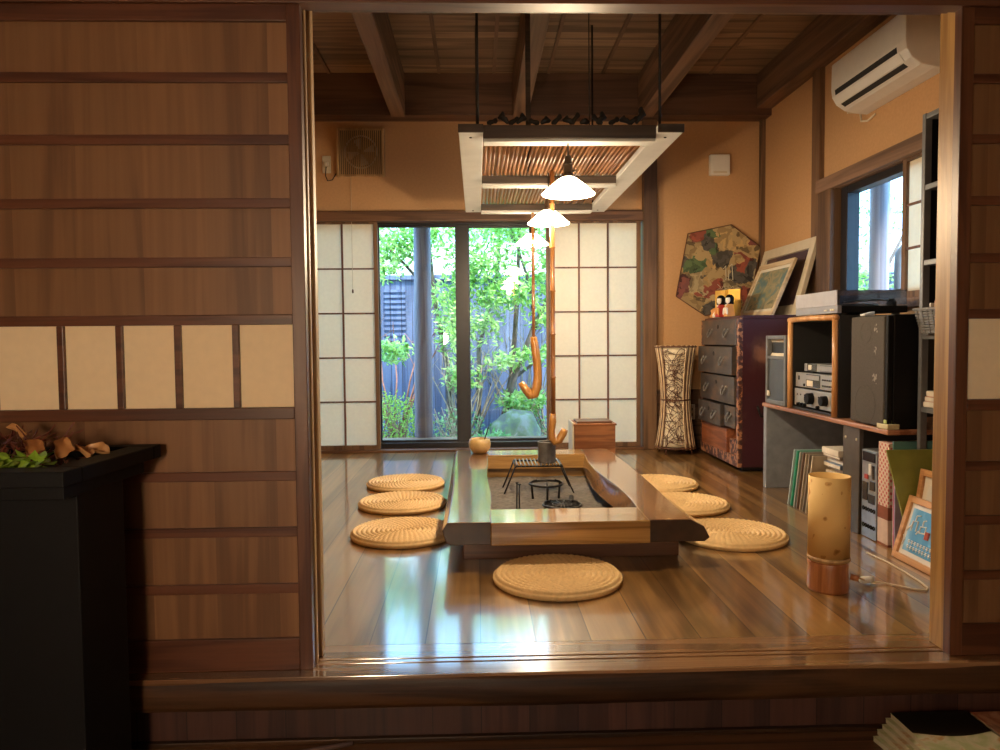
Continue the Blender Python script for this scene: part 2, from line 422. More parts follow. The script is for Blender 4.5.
class MB:
    def __init__(self):
        self.bm = bmesh.new()

    def box(self, x0, x1, y0, y1, z0, z1):
        v = [self.bm.verts.new((x, y, z)) for x in (x0, x1) for y in (y0, y1) for z in (z0, z1)]
        for f in ((0, 1, 3, 2), (4, 6, 7, 5), (0, 4, 5, 1), (2, 3, 7, 6), (0, 2, 6, 4), (1, 5, 7, 3)):
            self.bm.faces.new([v[i] for i in f])
        return self

    def hexa(self, p):
        """box from 8 points ordered as box(): x-y-z binary"""
        v = [self.bm.verts.new(q) for q in p]
        for f in ((0, 1, 3, 2), (4, 6, 7, 5), (0, 4, 5, 1), (2, 3, 7, 6), (0, 2, 6, 4), (1, 5, 7, 3)):
            self.bm.faces.new([v[i] for i in f])
        return self

    def tube(self, pts, r, seg=8, cap=True):
        pts = [Vector(p) for p in pts]
        n = len(pts)
        rs = list(r) if isinstance(r, (list, tuple)) else [r]*n
        rings = []
        up = None
        for i, p in enumerate(pts):
            t = (pts[min(i+1, n-1)] - pts[max(i-1, 0)])
            t = t.normalized() if t.length > 1e-9 else Vector((0, 0, 1))
            if up is None:
                a = Vector((0, 0, 1)) if abs(t.z) < 0.9 else Vector((1, 0, 0))
                up = (a - a.dot(t)*t).normalized()
            else:
                up = up - up.dot(t)*t
                up = up.normalized() if up.length > 1e-6 else t.orthogonal().normalized()
            s = t.cross(up)
            rings.append([self.bm.verts.new(p + rs[i]*(math.cos(2*math.pi*k/seg)*up + math.sin(2*math.pi*k/seg)*s)) for k in range(seg)])
        for a, b in zip(rings, rings[1:]):
            for k in range(seg):
                self.bm.faces.new((a[k], a[(k+1) % seg], b[(k+1) % seg], b[k]))
        if cap:
            self.bm.faces.new(rings[0][::-1])
            self.bm.faces.new(rings[-1])
        return self

    def ring(self, c, R, r, seg=36, sub=8, axis='Z', sx=1.0, sy=1.0):
        vs_ = []
        for i in range(seg):
            a = 2*math.pi*i/seg
            row = []
            for k in range(sub):
                b = 2*math.pi*k/sub
                q = (R + r*math.cos(b))
                p = (q*math.cos(a)*sx, q*math.sin(a)*sy, r*math.sin(b))
                if axis == 'X':
                    p = (p[2], p[0], p[1])
                elif axis == 'Y':
                    p = (p[0], p[2], p[1])
                row.append(self.bm.verts.new(Vector(c) + Vector(p)))
            vs_.append(row)
        for i in range(seg):
            for k in range(sub):
                self.bm.faces.new((vs_[i][k], vs_[(i+1) % seg][k], vs_[(i+1) % seg][(k+1) % sub], vs_[i][(k+1) % sub]))
        return self

    def lathe(self, prof, c=(0, 0, 0), seg=32, axis='Z', closed=False, fn=None):
        rows = []
        for r, z in prof:
            row = []
            for k in range(seg):
                a = 2*math.pi*k/seg
                rr = max(r, 1e-4)*(fn(a, z) if fn else 1)
                p = (rr*math.cos(a), rr*math.sin(a), z)
                if axis == 'X':
                    p = (p[2], p[0], p[1])
                elif axis == 'Y':
                    p = (p[0], p[2], p[1])
                row.append(self.bm.verts.new(Vector(c) + Vector(p)))
            rows.append(row)
        pr = list(zip(rows, rows[1:]))
        if closed:
            pr.append((rows[-1], rows[0]))
        for a, b in pr:
            for k in range(seg):
                self.bm.faces.new((a[k], a[(k+1) % seg], b[(k+1) % seg], b[k]))
        if not closed:
            self.bm.faces.new(rows[0][::-1])
            self.bm.faces.new(rows[-1])
        return self

    def prism(self, pts, d):
        """extrude polygon pts (3d, planar) by vector d"""
        d = Vector(d)
        a = [self.bm.verts.new(Vector(p)) for p in pts]
        b = [self.bm.verts.new(Vector(p) + d) for p in pts]
        n = len(a)
        self.bm.faces.new(a[::-1])
        self.bm.faces.new(b)
        for i in range(n):
            self.bm.faces.new((a[i], a[(i+1) % n], b[(i+1) % n], b[i]))
        return self

    def grid(self, fn, nu, nv):
        v = [[self.bm.verts.new(fn(i/nu, j/nv)) for j in range(nv+1)] for i in range(nu+1)]
        for i in range(nu):
            for j in range(nv):
                self.bm.faces.new((v[i][j], v[i+1][j], v[i+1][j+1], v[i][j+1]))
        return self

    def leaf(self, p, size, rng, flat=0.0, wide=0.42):
        d = Vector((rng.gauss(0, 1), rng.gauss(0, 1), rng.gauss(0, 1)*(1-flat) - 0.15)).normalized()
        u = d.cross(Vector((rng.gauss(0, 1), rng.gauss(0, 1), 1.5 + rng.gauss(0, 1)))).normalized()
        nn = d.cross(u)
        p = Vector(p)
        s = size*rng.uniform(0.7, 1.25)
        a = self.bm.verts.new(p)
        b = self.bm.verts.new(p + d*s*0.5 + u*s*wide*0.5 + nn*s*0.06)
        c = self.bm.verts.new(p + d*s + nn*-s*0.1)
        e = self.bm.verts.new(p + d*s*0.5 - u*s*wide*0.5 + nn*s*0.06)
        self.bm.faces.new((a, b, c))
        self.bm.faces.new((a, c, e))

    def cloud(self, c, rad, n, size, rng, flat=0.0, shell=0.5, wide=0.42):
        for _ in range(n):
            d = Vector((rng.gauss(0, 1), rng.gauss(0, 1), rng.gauss(0, 1))).normalized()
            q = shell + (1-shell)*rng.random()
            self.leaf((c[0] + d.x*rad[0]*q, c[1] + d.y*rad[1]*q, c[2] + d.z*rad[2]*q), size, rng, flat, wide)
        return self

    def build(self, name, mat, parent=None, bevel=0.0, smooth=False, seg=2, recalc=True):
        me = bpy.data.meshes.new(name)
        if recalc:
            bmesh.ops.recalc_face_normals(self.bm, faces=self.bm.faces[:])
        off = wloc(parent) if parent is not None else Vector((0, 0, 0))
        for v in self.bm.verts:
            v.co -= off
        self.bm.to_mesh(me)
        self.bm.free()
        o = bpy.data.objects.new(name, me)
        C.objects.link(o)
        me.materials.append(M[mat] if isinstance(mat, str) else mat)
        if parent is not None:
            o.parent = parent
        if smooth:
            for p in me.polygons:
                p.use_smooth = True
        if bevel:
            b = o.modifiers.new('bevel', 'BEVEL')
            b.width = bevel
            b.segments = seg
            b.limit_method = 'ANGLE'
            b.angle_limit = math.radians(40)
        return o

def box(name, mat, x0, x1, y0, y1, z0, z1, parent=None, bevel=0.003):
    return MB().box(x0, x1, y0, y1, z0, z1).build(name, mat, parent, bevel)

def tag(o, label, cat, group=None, kind=None):
    o['label'] = label
    o['category'] = cat
    if group:
        o['group'] = group
    if kind:
        o['kind'] = kind
    return o

def thing(name, label, cat, loc, group=None):
    o = bpy.data.objects.new(name, None)
    o.empty_display_size = 0.05
    o.location = loc
    C.objects.link(o)
    return tag(o, label, cat, group)

def struct(o):
    o['kind'] = 'structure'
    return o

def sbox(name, mat, *a, bevel=0.003):
    return struct(box(name, mat, *a, bevel=bevel))

def copy_tree(o, parent=None):
    c = o.copy()
    C.objects.link(c)
    if parent is not None:
        c.parent = parent
    for ch in list(o.children):
        copy_tree(ch, c)
    return c

def sempty(name, loc):
    o = bpy.data.objects.new(name, None)
    o.location = loc
    o.empty_display_size = 0.05
    C.objects.link(o)
    return struct(o)

XR = 2.32      # side wall
YB = 6.05      # garden wall
XL = -2.2

# ------------------------------------------------------------------ setting: raised room
sbox('floor', 'floor', XL, XR, 2.19, 6.2, -0.04, 0.0, bevel=0)
sbox('floor_hall', 'hall_floor', -3.4, 3.4, -3.2, 2.6, -0.26, -0.21, bevel=0)
# threshold with two grooves, step beam, riser
th = MB()
for a, b in ((1.985, 2.058), (2.066, 2.086), (2.094, 2.19)):
    th.box(-3.4, 3.4, a, b, -0.03, 0.0)
th.box(-3.4, 3.4, 1.99, 2.19, -0.045, -0.012)
struct(th.build('threshold', 'sill', None, 0.0015))
kb = MB()
def kam(u, v):
    x = -3.4 + 6.8*u
    a = v*math.pi*0.5
    wob = 0.003*math.sin(x*3.1 + 0.6) + 0.002*math.sin(x*9.0)
    prof = [(1.999, -0.0005), (1.992, -0.003), (1.982, -0.012), (1.976, -0.035), (1.974, -0.06), (1.978, -0.086), (2.05, -0.094)]
    k = v*(len(prof)-1)
    i = min(int(k), len(prof)-2)
    f = k-i
    y = prof[i][0]*(1-f) + prof[i+1][0]*f
    z = prof[i][1]*(1-f) + prof[i+1][1]*f
    wgt = math.sin(v*math.pi)
    return (x, y - wob*wgt, z - 0.4*wob*wgt)
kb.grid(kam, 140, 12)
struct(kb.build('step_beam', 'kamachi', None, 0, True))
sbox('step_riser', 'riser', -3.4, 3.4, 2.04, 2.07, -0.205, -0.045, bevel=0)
sbox('trim_step', 'kamachi', -3.4, 3.4, 2.025, 2.045, -0.21, -0.195)

# garden wall of the room: plaster above, window opening below
gw = MB()
gw.box(XL, XR+0.1, YB, YB+0.12, 1.93, 3.0)
gw.box(1.44, XR+0.1, YB, YB+0.12, 0.0, 1.93)
gw.box(XL, -1.75, YB, YB+0.12, 0.0, 1.93)
struct(gw.build('wall_back', 'plaster'))
sw = MB()
sw.box(XR, XR+0.12, 4.80, YB+0.12, 0.0, 2.95)
sw.box(XR, XR+0.12, 2.19, 4.80, 1.86, 2.95)
sw.box(XR, XR+0.12, 2.19, 4.80, 0.0, 1.06)
sw.box(XR, XR+0.12, 2.19, 3.15, 1.06, 1.86)
struct(sw.build('wall_right', 'plaster'))
sbox('wall_left', 'plaster', XL-0.12, XL, 2.19, YB+0.12, 0.0, 2.95, bevel=0)
fwl = MB()
fwl.box(-3.4, 3.4, 2.06, 2.17, 1.90, 3.0)
struct(fwl.build('wall_front', 'hall_plaster'))
sbox('ceiling', 'ceiling', XL-0.1, XR+0.1, 2.0, YB+0.15, 2.95, 3.0, bevel=0)
# battens, beams, posts
for i in range(11):
    x = -1.95 + 0.42*i
    sbox('ceiling_batten', 'beam', x-0.012, x+0.012, 2.17, 5.86, 2.935, 2.95, bevel=0)
for x0, x1 in ((-0.645, -0.535), (0.295, 0.41), (1.27, 1.39), (-1.62, -1.5)):
    sbox('ceiling_beam', 'beam', x0, x1, 2.17, 5.9, 2.62, 2.94, bevel=0.006)
sbox('beam_back', 'beam_x', XL, XR, 5.88, YB+0.01, 2.63, 2.95, bevel=0.005)
sbox('beam_right', 'beam', 2.2, XR+0.005, 2.17, 5.88, 2.68, 2.95, bevel=0.005)
sbox('post_back', 'post', 1.335, 1.445, 5.985, 6.1, 0.0, 2.63, bevel=0.005)
sbox('trim_corner', 'post', 2.285, XR, 6.0, YB, 0.0, 2.68)
sbox('post_side', 'post', 2.285, XR+0.01, 4.98, 5.095, 0.0, 2.68)
kmo = MB()
kmo.box(-1.8, 1.335, 6.0, YB+0.12, 1.842, 1.92)
struct(kmo.build('trim_lintel_back', 'trim', None, 0.004))
sbox('trim_sill_back', 'trim', -1.8, 1.335, 6.0, 6.2, 0.0, 0.02)
sbox('baseboard_back', 'trim', 1.445, 2.285, 6.035, YB, 0.0, 0.48)

# shoji panels: outer frame, grid bars, paper
def shoji(name, x0, x1, y, z0, z1, cols, rows, axis='X', fr=0.032):
    r = sempty(name, ((x0+x1)/2, y, z0) if axis == 'X' else (y, (x0+x1)/2, z0))
    def bb(m, a0, a1, d0, d1, c0, c1):
        if axis == 'X':
            m.box(a0, a1, y+d0, y+d1, c0, c1)
        else:
            m.box(y+d0, y+d1, a0, a1, c0, c1)
    f = MB()
    bb(f, x0, x0+fr, -0.014, 0.014, z0, z1)
    bb(f, x1-fr, x1, -0.014, 0.014, z0, z1)
    bb(f, x0+fr, x1-fr, -0.014, 0.014, z0, z0+fr*1.1)
    bb(f, x0+fr, x1-fr, -0.014, 0.014, z1-fr*0.5, z1)
    f.build('frame', 'post', r, 0.002)
    g = MB()
    for i in range(1, cols):
        xx = x0+fr + (x1-x0-2*fr)*i/cols
        bb(g, xx-0.007, xx+0.007, -0.010, 0.004, z0+fr, z1-fr*0.5)
    for j in range(1, rows):
        zz = z0+fr + (z1-z0-1.5*fr)*j/rows
        bb(g, x0+fr, x1-fr, -0.0095, 0.0035, zz-0.006, zz+0.006)
    g.build('lattice', 'shoji_bar', r)
    p = MB()
    bb(p, x0+fr*0.5, x1-fr*0.5, 0.004, 0.006, z0+fr*0.5, z1-fr*0.3)
    p.build('paper_sheet', 'shoji', r)
    return r
shoji('shoji_1', -1.60, -0.785, 6.055, 0.02, 1.842, 3, 5)
shoji('shoji_2', 0.56, 1.325, 6.055, 0.02, 1.842, 3, 5)

# garden window: two sliding panes in black frames
w1 = sempty('window_1', (-0.09, 6.12, 0.02))
fr = MB()
fr.box(-1.7, 1.3, 6.09, 6.19, 1.828, 1.842)
fr.box(-1.7, 1.3, 6.09, 6.19, 0.02, 0.065)
fr.build('outer_frame', 'alu', w1, 0.003)
for x0, x1, y in ((-0.82, -0.06, 6.13), (-0.14, 0.66, 6.165)):
    s_ = MB()
    s_.box(x0, x0+0.04 if x0 < -0.5 else x0+0.085, y-0.015, y+0.015, 0.06, 1.83)
    s_.box(x1-0.11 if x0 < -0.5 else x1-0.05, x1, y-0.015, y+0.015, 0.06, 1.83)
    s_.box(x0, x1, y-0.014, y+0.014, 0.055, 0.085)
    s_.box(x0, x1, y-0.014, y+0.014, 1.808, 1.83)
    s_.build('sash', 'alu', w1, 0.003)
    g_ = MB()
    g_.box(x0+0.03, x1-0.03, y-0.002, y+0.002, 0.07, 1.815)
    g_.build('pane', 'glass', w1)
for x0, x1 in ((-1.6, -0.82), (0.64, 1.3)):
    f2 = MB()
    f2.box(x0, x1, 6.16, 6.163, 0.06, 1.815)
    f2.build('pane', 'glass', w1)

# side window and its paper screen
w2 = sempty('window_2', (2.38, 4.4, 1.1))
f2 = MB()
f2.box(2.34, 2.42, 4.70, 4.785, 1.10, 1.86)
f2.box(2.34, 2.42, 3.2, 4.70, 1.10, 1.16)
f2.box(2.34, 2.42, 3.2, 4.70, 1.80, 1.86)
f2.build('frame', 'alu', w2, 0.003)
MB().box(2.385, 2.389, 3.2, 4.71, 1.14, 1.82).build('pane', 'glass', w2)
sbox('trim_side_window', 'post', 2.27, 2.4, 4.785, 4.98, 1.0, 1.86)
tl = MB()
for a, b in ((2.262, 2.285), (2.292, 2.305), (2.312, 2.36)):
    tl.box(a, b, 3.1, 4.98, 1.845, 1.866)
tl.box(2.262, 2.36, 3.1, 4.98, 1.865, 1.93)
struct(tl.build('trim_side_lintel', 'beam', None, 0.002))
sbox('trim_side_sill', 'trim', 2.24, 2.42, 3.1, 4.98, 1.05, 1.10)
shoji('shoji_3', 3.25, 4.02, 2.315, 1.10, 1.845, 3, 3, axis='Y', fr=0.035)

# ------------------------------------------------------------------ setting: hall side, sliding board doors
def board_door(name, x0, x1, y=2.045, with_paper=True):
    r = sempty(name, ((x0+x1)/2, y, 0.0))
    st = MB()
    st.box(x0, x0+0.036, y-0.016, y+0.016, 0.0, 1.785)
    st.box(x1-0.036, x1, y-0.016, y+0.016, 0.0, 1.785)
    st.build('stile', 'door_stile', r, 0.002)
    a, b = x0+0.036, x1-0.036
    rl = MB()
    for z0, z1, d in ((0.0, 0.088, 0.014), (1.742, 1.785, 0.014), (0.690, 0.722, 0.014), (0.945, 0.972, 0.014)):
        rl.box(a, b, y-d, y+0.012, z0, z1)
    rl.build('rail', 'door_frame', r, 0.002)
    sl = MB()
    for z in (1.597, 1.435, 1.268, 1.112, 0.535, 0.382, 0.226):
        sl.box(a, b, y-0.012, y+0.010, z-0.013, z+0.013)
    sl.build('slat', 'door_frame', r, 0.002)
    bd = MB()
    bd.box(a-0.004, b+0.004, y-0.002, y+0.006, 0.08, 0.70)
    bd.box(a-0.004, b+0.004, y-0.002, y+0.006, 0.96, 1.75)
    bd.build('board', 'door_board', r)
    mu = MB()
    n = 5
    for k in range(1, n+1):
        xx = b - (b-a)*k/5.1
        if xx > a + 0.02:
            mu.box(xx-0.009, xx+0.009, y-0.010, y+0.010, 0.722, 0.945)
    mu.build('mullion', 'door_frame', r, 0.002)
    MB().box(a, b, y+0.002, y+0.004, 0.715, 0.95).build('paper_sheet', 'door_paper', r)
    return r
board_door('door_1', -1.317, -0.458)
board_door('door_2', -2.18, -1.3175)
board_door('door_3', 1.318, 2.175)
board_door('door_4', 2.18, 3.04)
# edges of the doors and jambs stacked behind
sbox('door_5', 'pale_edge', -1.3, -0.4535, 2.067, 2.084, 0.0, 1.80)
sbox('door_6', 'door_stile', -1.3, -0.462, 2.087, 2.10, 0.0, 1.80)
sbox('jamb_1', 'pale_edge', -2.3, -0.449, 2.115, 2.15, 0.0, 1.84)
sbox('jamb_2', 'lit_jamb', 1.323, 3.2, 2.064, 2.135, 0.0, 1.84)
lt = MB()
lt.box(-3.4, 3.4, 2.02, 2.066, 1.785, 1.92)
lt.box(-3.4, 3.4, 2.066, 2.088, 1.815, 1.92)
lt.box(-3.4, 3.4, 2.088, 2.108, 1.80, 1.92)
lt.box(-3.4, 3.4, 2.108, 2.14, 1.835, 1.92)
struct(lt.build('trim_lintel_front', 'lintel', None, 0.0015))
sbox('trim_lintel_inner', 'post', -2.2, 2.3, 2.14, 2.17, 1.822, 1.92)

# hall around the viewer, with a window behind
sbox('wall_hall_left', 'hall_plaster', -3.5, -3.4, -3.3, 2.2, -0.26, 2.75, bevel=0)
sbox('wall_hall_right', 'hall_plaster', 3.4, 3.5, -3.3, 2.2, -0.26, 2.75, bevel=0)
hb = MB()
hb.box(-3.4, -1.6, -3.3, -3.2, -0.26, 2.75)
hb.box(1.0, 3.4, -3.3, -3.2, -0.26, 2.75)
hb.box(-1.6, 1.0, -3.3, -3.2, -0.26, 0.2)
hb.box(-1.6, 1.0, -3.3, -3.2, 1.7, 2.75)
struct(hb.build('wall_hall_back', 'hall_plaster'))
sbox('ceiling_hall', 'ceiling', -3.5, 3.5, -3.3, 2.1, 2.70, 2.75, bevel=0)
w3 = sempty('window_3', (-0.3, -3.25, 0.2))
f3 = MB()
for a in (-1.6, -0.32, 0.95):
    f3.box(a, a+0.05, -3.28, -3.22, 0.2, 1.7)
f3.box(-1.6, 1.0, -3.28, -3.22, 0.2, 0.25)
f3.box(-1.6, 1.0, -3.28, -3.22, 1.65, 1.7)
f3.build('frame', 'alu', w3)
MB().box(-1.58, 0.98, -3.252, -3.248, 0.22, 1.68).build('paper_sheet', 'shoji', w3)

# ------------------------------------------------------------------ hearth
HX = 0.385
h = thing('sunken_hearth', 'large rectangular hearth framed by glossy live-edge wooden slabs on the board floor', 'hearth', (0.36, 3.88, 0))
def slab(sgn):
    """one side slab with a wavy inner edge and a flared outer edge"""
    mb = MB()
    n = 40
    rows = []
    for i in range(n+1):
        y = 2.905 + (4.82-2.905)*i/n
        if sgn < 0:
            ot = -0.120 - 0.018*(i/n) + 0.005*math.sin(y*4)
            ob = -0.130 - 0.018*(i/n) + 0.008*math.sin(y*3+1)
            it = 0.052 + 0.006*math.sin(y*6)
            ib = 0.050
        else:
            ot = 0.842 + 0.008*math.sin(y*3.3+1)
            ob = 0.905 + 0.012*math.sin(y*3) - 0.02*(i/n)
            it = 0.662 + 0.018*math.sin((y-3.0)*4.2) - 0.012*(i/n)
            ib = 0.63 + 0.02*math.sin((y-3.0)*4.2+0.6)
        rows.append([mb.bm.verts.new(p) for p in ((it, y, 0.185), (ot, y, 0.185), ((ot+ob)/2 + 0.016*sgn, y, 0.155), (ob, y, 0.11), (ob-0.02*sgn, y, 0.095), (ib, y, 0.095))])
    for a, b in zip(rows, rows[1:]):
        for k in range(6):
            mb.bm.faces.new((a[k], a[(k+1) % 6], b[(k+1) % 6], b[k]))
    mb.bm.faces.new(rows[0][::-1])
    mb.bm.faces.new(rows[-1])
    return mb
for sg_ in (-1, 1):
    so_ = slab(sg_).build('side_slab', 'slab', h, 0.004)
    so_.data.materials.append(M['endgrain'])
    for p_ in so_.data.polygons:
        if abs(p_.normal.y) > 0.9:
            p_.material_index = 1
box('front_rail', 'slab_end', 0.045, 0.672, 2.885, 3.125, 0.096, 0.186, h, 0.005)
box('back_rail', 'slab_end', 0.045, 0.66, 4.60, 4.80, 0.098, 0.186, h, 0.005)
pl = MB()
pl.box(-0.065, 0.825, 3.04, 3.12, 0.0, 0.098)
pl.box(-0.065, 0.825, 4.66, 4.74, 0.0, 0.098)
pl.box(-0.065, 0.045, 3.12, 4.66, 0.0, 0.098)
pl.box(0.70, 0.825, 3.12, 4.66, 0.0, 0.098)
pl.build('plinth', 'plinth', h, 0.003)
ln = MB()
ln.box(0.045, 0.70, 4.63, 4.655, 0.02, 0.097)
ln.build('inner_board', 'slab_end', h, 0.002)
ash = MB()
rr = random.Random(3)
from mathutils import noise as mnoise
ash.grid(lambda u, v: (0.03 + 0.69*u, 3.1 + 1.55*v, 0.045 + 0.010*mnoise.noise(Vector((u*5, v*11, 0))) + 0.004*mnoise.noise(Vector((u*22, v*44, 3)))), 40, 80)
a_ = ash.build('ash_bed', 'ash', h, 0, True)
a_['kind'] = 'stuff'

# charcoal lying in the ash
for i, (x, y, L, an, lab) in enumerate(((0.40, 3.62, 0.14, 0.5, 'black charcoal stick lying tilted on grey ash between the two iron trivets'),
                                      (0.46, 3.70, 0.11, 1.4, 'short charcoal lump in the ash beside the tilted charcoal stick'))):
    t = MB()
    dx, dy = math.cos(an)*L/2, math.sin(an)*L/2
    t.tube([(x-dx, y-dy, 0.062), (x, y, 0.078), (x+dx, y+dy, 0.10)], [0.014, 0.017, 0.013], 7)
    tag(t.build('charcoal_stick', 'char', None, 0, False), lab, 'charcoal')

# trivets
def trivet(cx, cy, label, grate):
    t = thing('iron_trivet', label, 'trivet', (cx, cy, 0.035))
    MB().ring((cx, cy, 0.135), 0.088, 0.006, 40, 8).build('ring', 'iron', t, 0, True)
    for k in range(3):
        a = 0.5 + k*2*math.pi/3
        MB().tube([(cx+0.088*math.cos(a), cy+0.088*math.sin(a), 0.135), (cx+0.084*math.cos(a), cy+0.084*math.sin(a), 0.09), (cx+0.078*math.cos(a), cy+0.078*math.sin(a), 0.035)], 0.006, 8).build('leg', 'iron', t, 0, True)
        MB().tube([(cx+0.09*math.cos(a), cy+0.09*math.sin(a), 0.137), (cx+0.055*math.cos(a), cy+0.055*math.sin(a), 0.150)], 0.005, 8).build('claw', 'iron', t, 0, True)
    if grate:
        g = MB()
        for k in range(7):
            a = math.pi*k/7
            g.tube([(cx+0.086*math.cos(a), cy+0.086*math.sin(a), 0.137), (cx-0.086*math.cos(a), cy-0.086*math.sin(a), 0.137)], 0.003, 6)
        g.ring((cx, cy, 0.137), 0.045, 0.003, 30, 6)
        g.build('grate', 'iron', t, 0, True)
trivet(0.358, 3.93, 'round iron trivet ring standing on ash in the middle of the hearth', False)
trivet(0.385, 3.42, 'round iron trivet with a barred grate behind the hearth front rail', True)

# grill stand carrying a tin mug
g = thing('grill_stand', 'black iron barred grill stand straddling the ash with splayed legs', 'grill', (0.335, 4.2, 0.04))
for x0, sx in ((0.205, -1), (0.465, 1)):
    for y0 in (4.12, 4.32):
        MB().tube([(x0, y0, 0.195), (x0+0.03*sx, y0, 0.12), (x0+0.065*sx, y0-0.01, 0.04)], 0.0045, 8).build('leg', 'iron', g, 0, True)
rim = MB()
rim.tube([(0.205, 4.10, 0.195), (0.205, 4.34, 0.195)], 0.005, 8)
rim.tube([(0.465, 4.10, 0.195), (0.465, 4.34, 0.195)], 0.005, 8)
rim.tube([(0.205, 4.12, 0.195), (0.465, 4.12, 0.195)], 0.005, 8)
rim.tube([(0.205, 4.32, 0.195), (0.465, 4.32, 0.195)], 0.005, 8)
rim.build('rim', 'iron', g, 0, True)
for k in range(12):
    x = 0.205 + 0.26*(k+0.5)/12
    MB().tube([(x, 4.09, 0.212), (x, 4.11, 0.202), (x, 4.34, 0.202)], 0.004, 8).build('bar', 'steel', g, 0, True)
mg = thing('tin_mug', 'squat grey metal canister standing on the iron grill stand in the hearth', 'mug', (0.385, 4.18, 0.207))
MB().lathe([(0.046, 0), (0.05, 0.005), (0.05, 0.115), (0.045, 0.115), (0.044, 0.012), (0.0, 0.010)], (0.385, 4.18, 0.207), 28).build('body', 'tin', mg, 0, False)
MB().ring((0.385, 4.18, 0.322), 0.048, 0.004, 28, 6).build('lip', 'tin', mg, 0, True)
# tongs and skewer stuck in the ash
for x, y, hh, lab in ((0.185, 3.62, 0.16, 'thin iron fire chopstick planted in the ash next to its twin'), (0.197, 3.625, 0.15, 'second thin iron fire chopstick with forked tip planted in ash'),
                      (0.575, 3.42, 0.07, 'short iron spike sticking up from the ash near the wavy slab')):
    k = MB()
    k.tube([(x, y, 0.035), (x+0.003, y+0.01, 0.04+hh)], 0.0035, 8)
    k.ring((x+0.003, y+0.01, 0.04+hh), 0.007, 0.0025, 12, 6)
    tag(k.build('fire_chopstick', 'iron', None, 0, True), lab, 'fire tool')

# bowl on the slab
bw = thing('pottery_bowl', 'round ochre glazed pottery bowl on the back end of the hearth slab', 'bowl', (0.01, 4.70, 0.186))
MB().lathe([(0.035, 0.0), (0.05, 0.004), (0.068, 0.035), (0.071, 0.062), (0.064, 0.09), (0.058, 0.092), (0.060, 0.06), (0.045, 0.02), (0.0, 0.016)], (0.01, 4.70, 0.186), 32).build('vessel', 'ceramic', bw, 0, True)
MB().lathe([(0.038, -0.001), (0.045, 0.006), (0.038, 0.008)], (0.01, 4.70, 0.186), 28).build('foot', 'brass', bw, 0, True)
tag(MB().tube([(0.02, 4.71, 0.204), (0.066, 4.72, 0.345)], 0.0035, 8).build('stirring_stick', 'iron', None, 0, True), 'thin dark stick standing in the ochre pottery bowl', 'stick')

# wooden box behind the hearth
bx = thing('wooden_box', 'small reddish wooden box standing between hearth and paper screen', 'box', (0.79, 5.2, 0))
cb = MB()
cb.box(0.66, 0.94, 5.08, 5.095, 0.0, 0.31)
cb.box(0.66, 0.94, 5.305, 5.32, 0.0, 0.31)
cb.box(0.66, 0.675, 5.095, 5.305, 0.0, 0.31)
cb.box(0.925, 0.94, 5.095, 5.305, 0.0, 0.31)
cb.box(0.675, 0.925, 5.095, 5.305, 0.0, 0.015)
cb.build('body', 'boxwood', bx, 0.003)
lb = MB()
lb.box(0.652, 0.948, 5.072, 5.328, 0.305, 0.318)
lb.build('lid', 'boxwood', bx, 0.003)
box('side_board', 'cream', 0.645, 0.658, 5.09, 5.31, 0.0, 0.325, bx)
box('lid_rim', 'plinth', 0.68, 0.92, 5.10, 5.30, 0.318, 0.332, bx)

# ------------------------------------------------------------------ straw cushions
def cushion_mesh():
    mb = MB()
    seg, nr = 180, 11
    R = 0.235
    prof = []
    sub = 6
    for i in range(nr*sub+1):
        prof.append(i/(nr*sub))
    rows = []
    for q in prof:
        row = []
        r = max(R*q, 0.002)
        fr_ = (q*nr) % 1.0
        ringi = int(q*nr)
        for k in range(seg):
            a = 2*math.pi*k/seg
            ridge = max(0.0, math.sin(math.pi*fr_))**0.7
            braid = 0.5 + 0.5*math.sin(a*(8 + 5*ringi) + (ringi % 2)*math.pi + (fr_-0.5)*4)
            z = 0.025 + 0.0075*ridge + 0.005*ridge*braid - 0.004*(1-q)
            if q > 0.97:
                z -= 0.005
            row.append(mb.bm.verts.new((r*math.cos(a), r*math.sin(a), z)))
        rows.append(row)
    for dz, rr_ in ((0.022, 1.018), (0.012, 1.02), (0.003, 1.0), (0.0, 0.96)):
        row = []
        for k in range(seg):
            a = 2*math.pi*k/seg
            bump = 1 + 0.006*math.sin(a*75 + dz*400)
            row.append(mb.bm.verts.new((R*rr_*bump*math.cos(a), R*rr_*bump*math.sin(a), dz)))
        rows.append(row)
    for a, b in zip(rows, rows[1:]):
        for k in range(seg):
            mb.bm.faces.new((a[k], a[(k+1) % seg], b[(k+1) % seg], b[k]))
    mb.bm.faces.new(rows[-1])
    return mb
cu = cushion_mesh().build('straw_cushion', 'straw', None, 0, True)
spots = [(0.290, 2.75, 0.0, 'round straw cushion lying alone between the threshold and the hearth front rail'),
         (-0.350, 3.43, 0.4, 'round straw cushion on the pottery-bowl side of the hearth, first from the threshold'),
         (-0.414, 4.06, 1.1, 'round straw cushion on the pottery-bowl side of the hearth, second from the threshold'),
         (-0.450, 4.62, 2.0, 'round straw cushion on the pottery-bowl side of the hearth, third from the threshold'),
         (1.135, 3.30, 2.6, 'round straw cushion on the drawer-chest side of the hearth, first from the threshold'),
         (1.085, 3.92, 0.9, 'round straw cushion on the drawer-chest side of the hearth, second from the threshold'),
         (1.085, 4.48, 1.7, 'round straw cushion on the drawer-chest side of the hearth, third from the threshold')]
for i, (x, y, a, lab) in enumerate(spots):
    o = cu if i == 0 else copy_tree(cu)
    o.location = (x, y, 0.0)
    o.rotation_euler = (0, 0, a)
    tag(o, lab, 'cushion', 'woven straw cushions round the hearth')

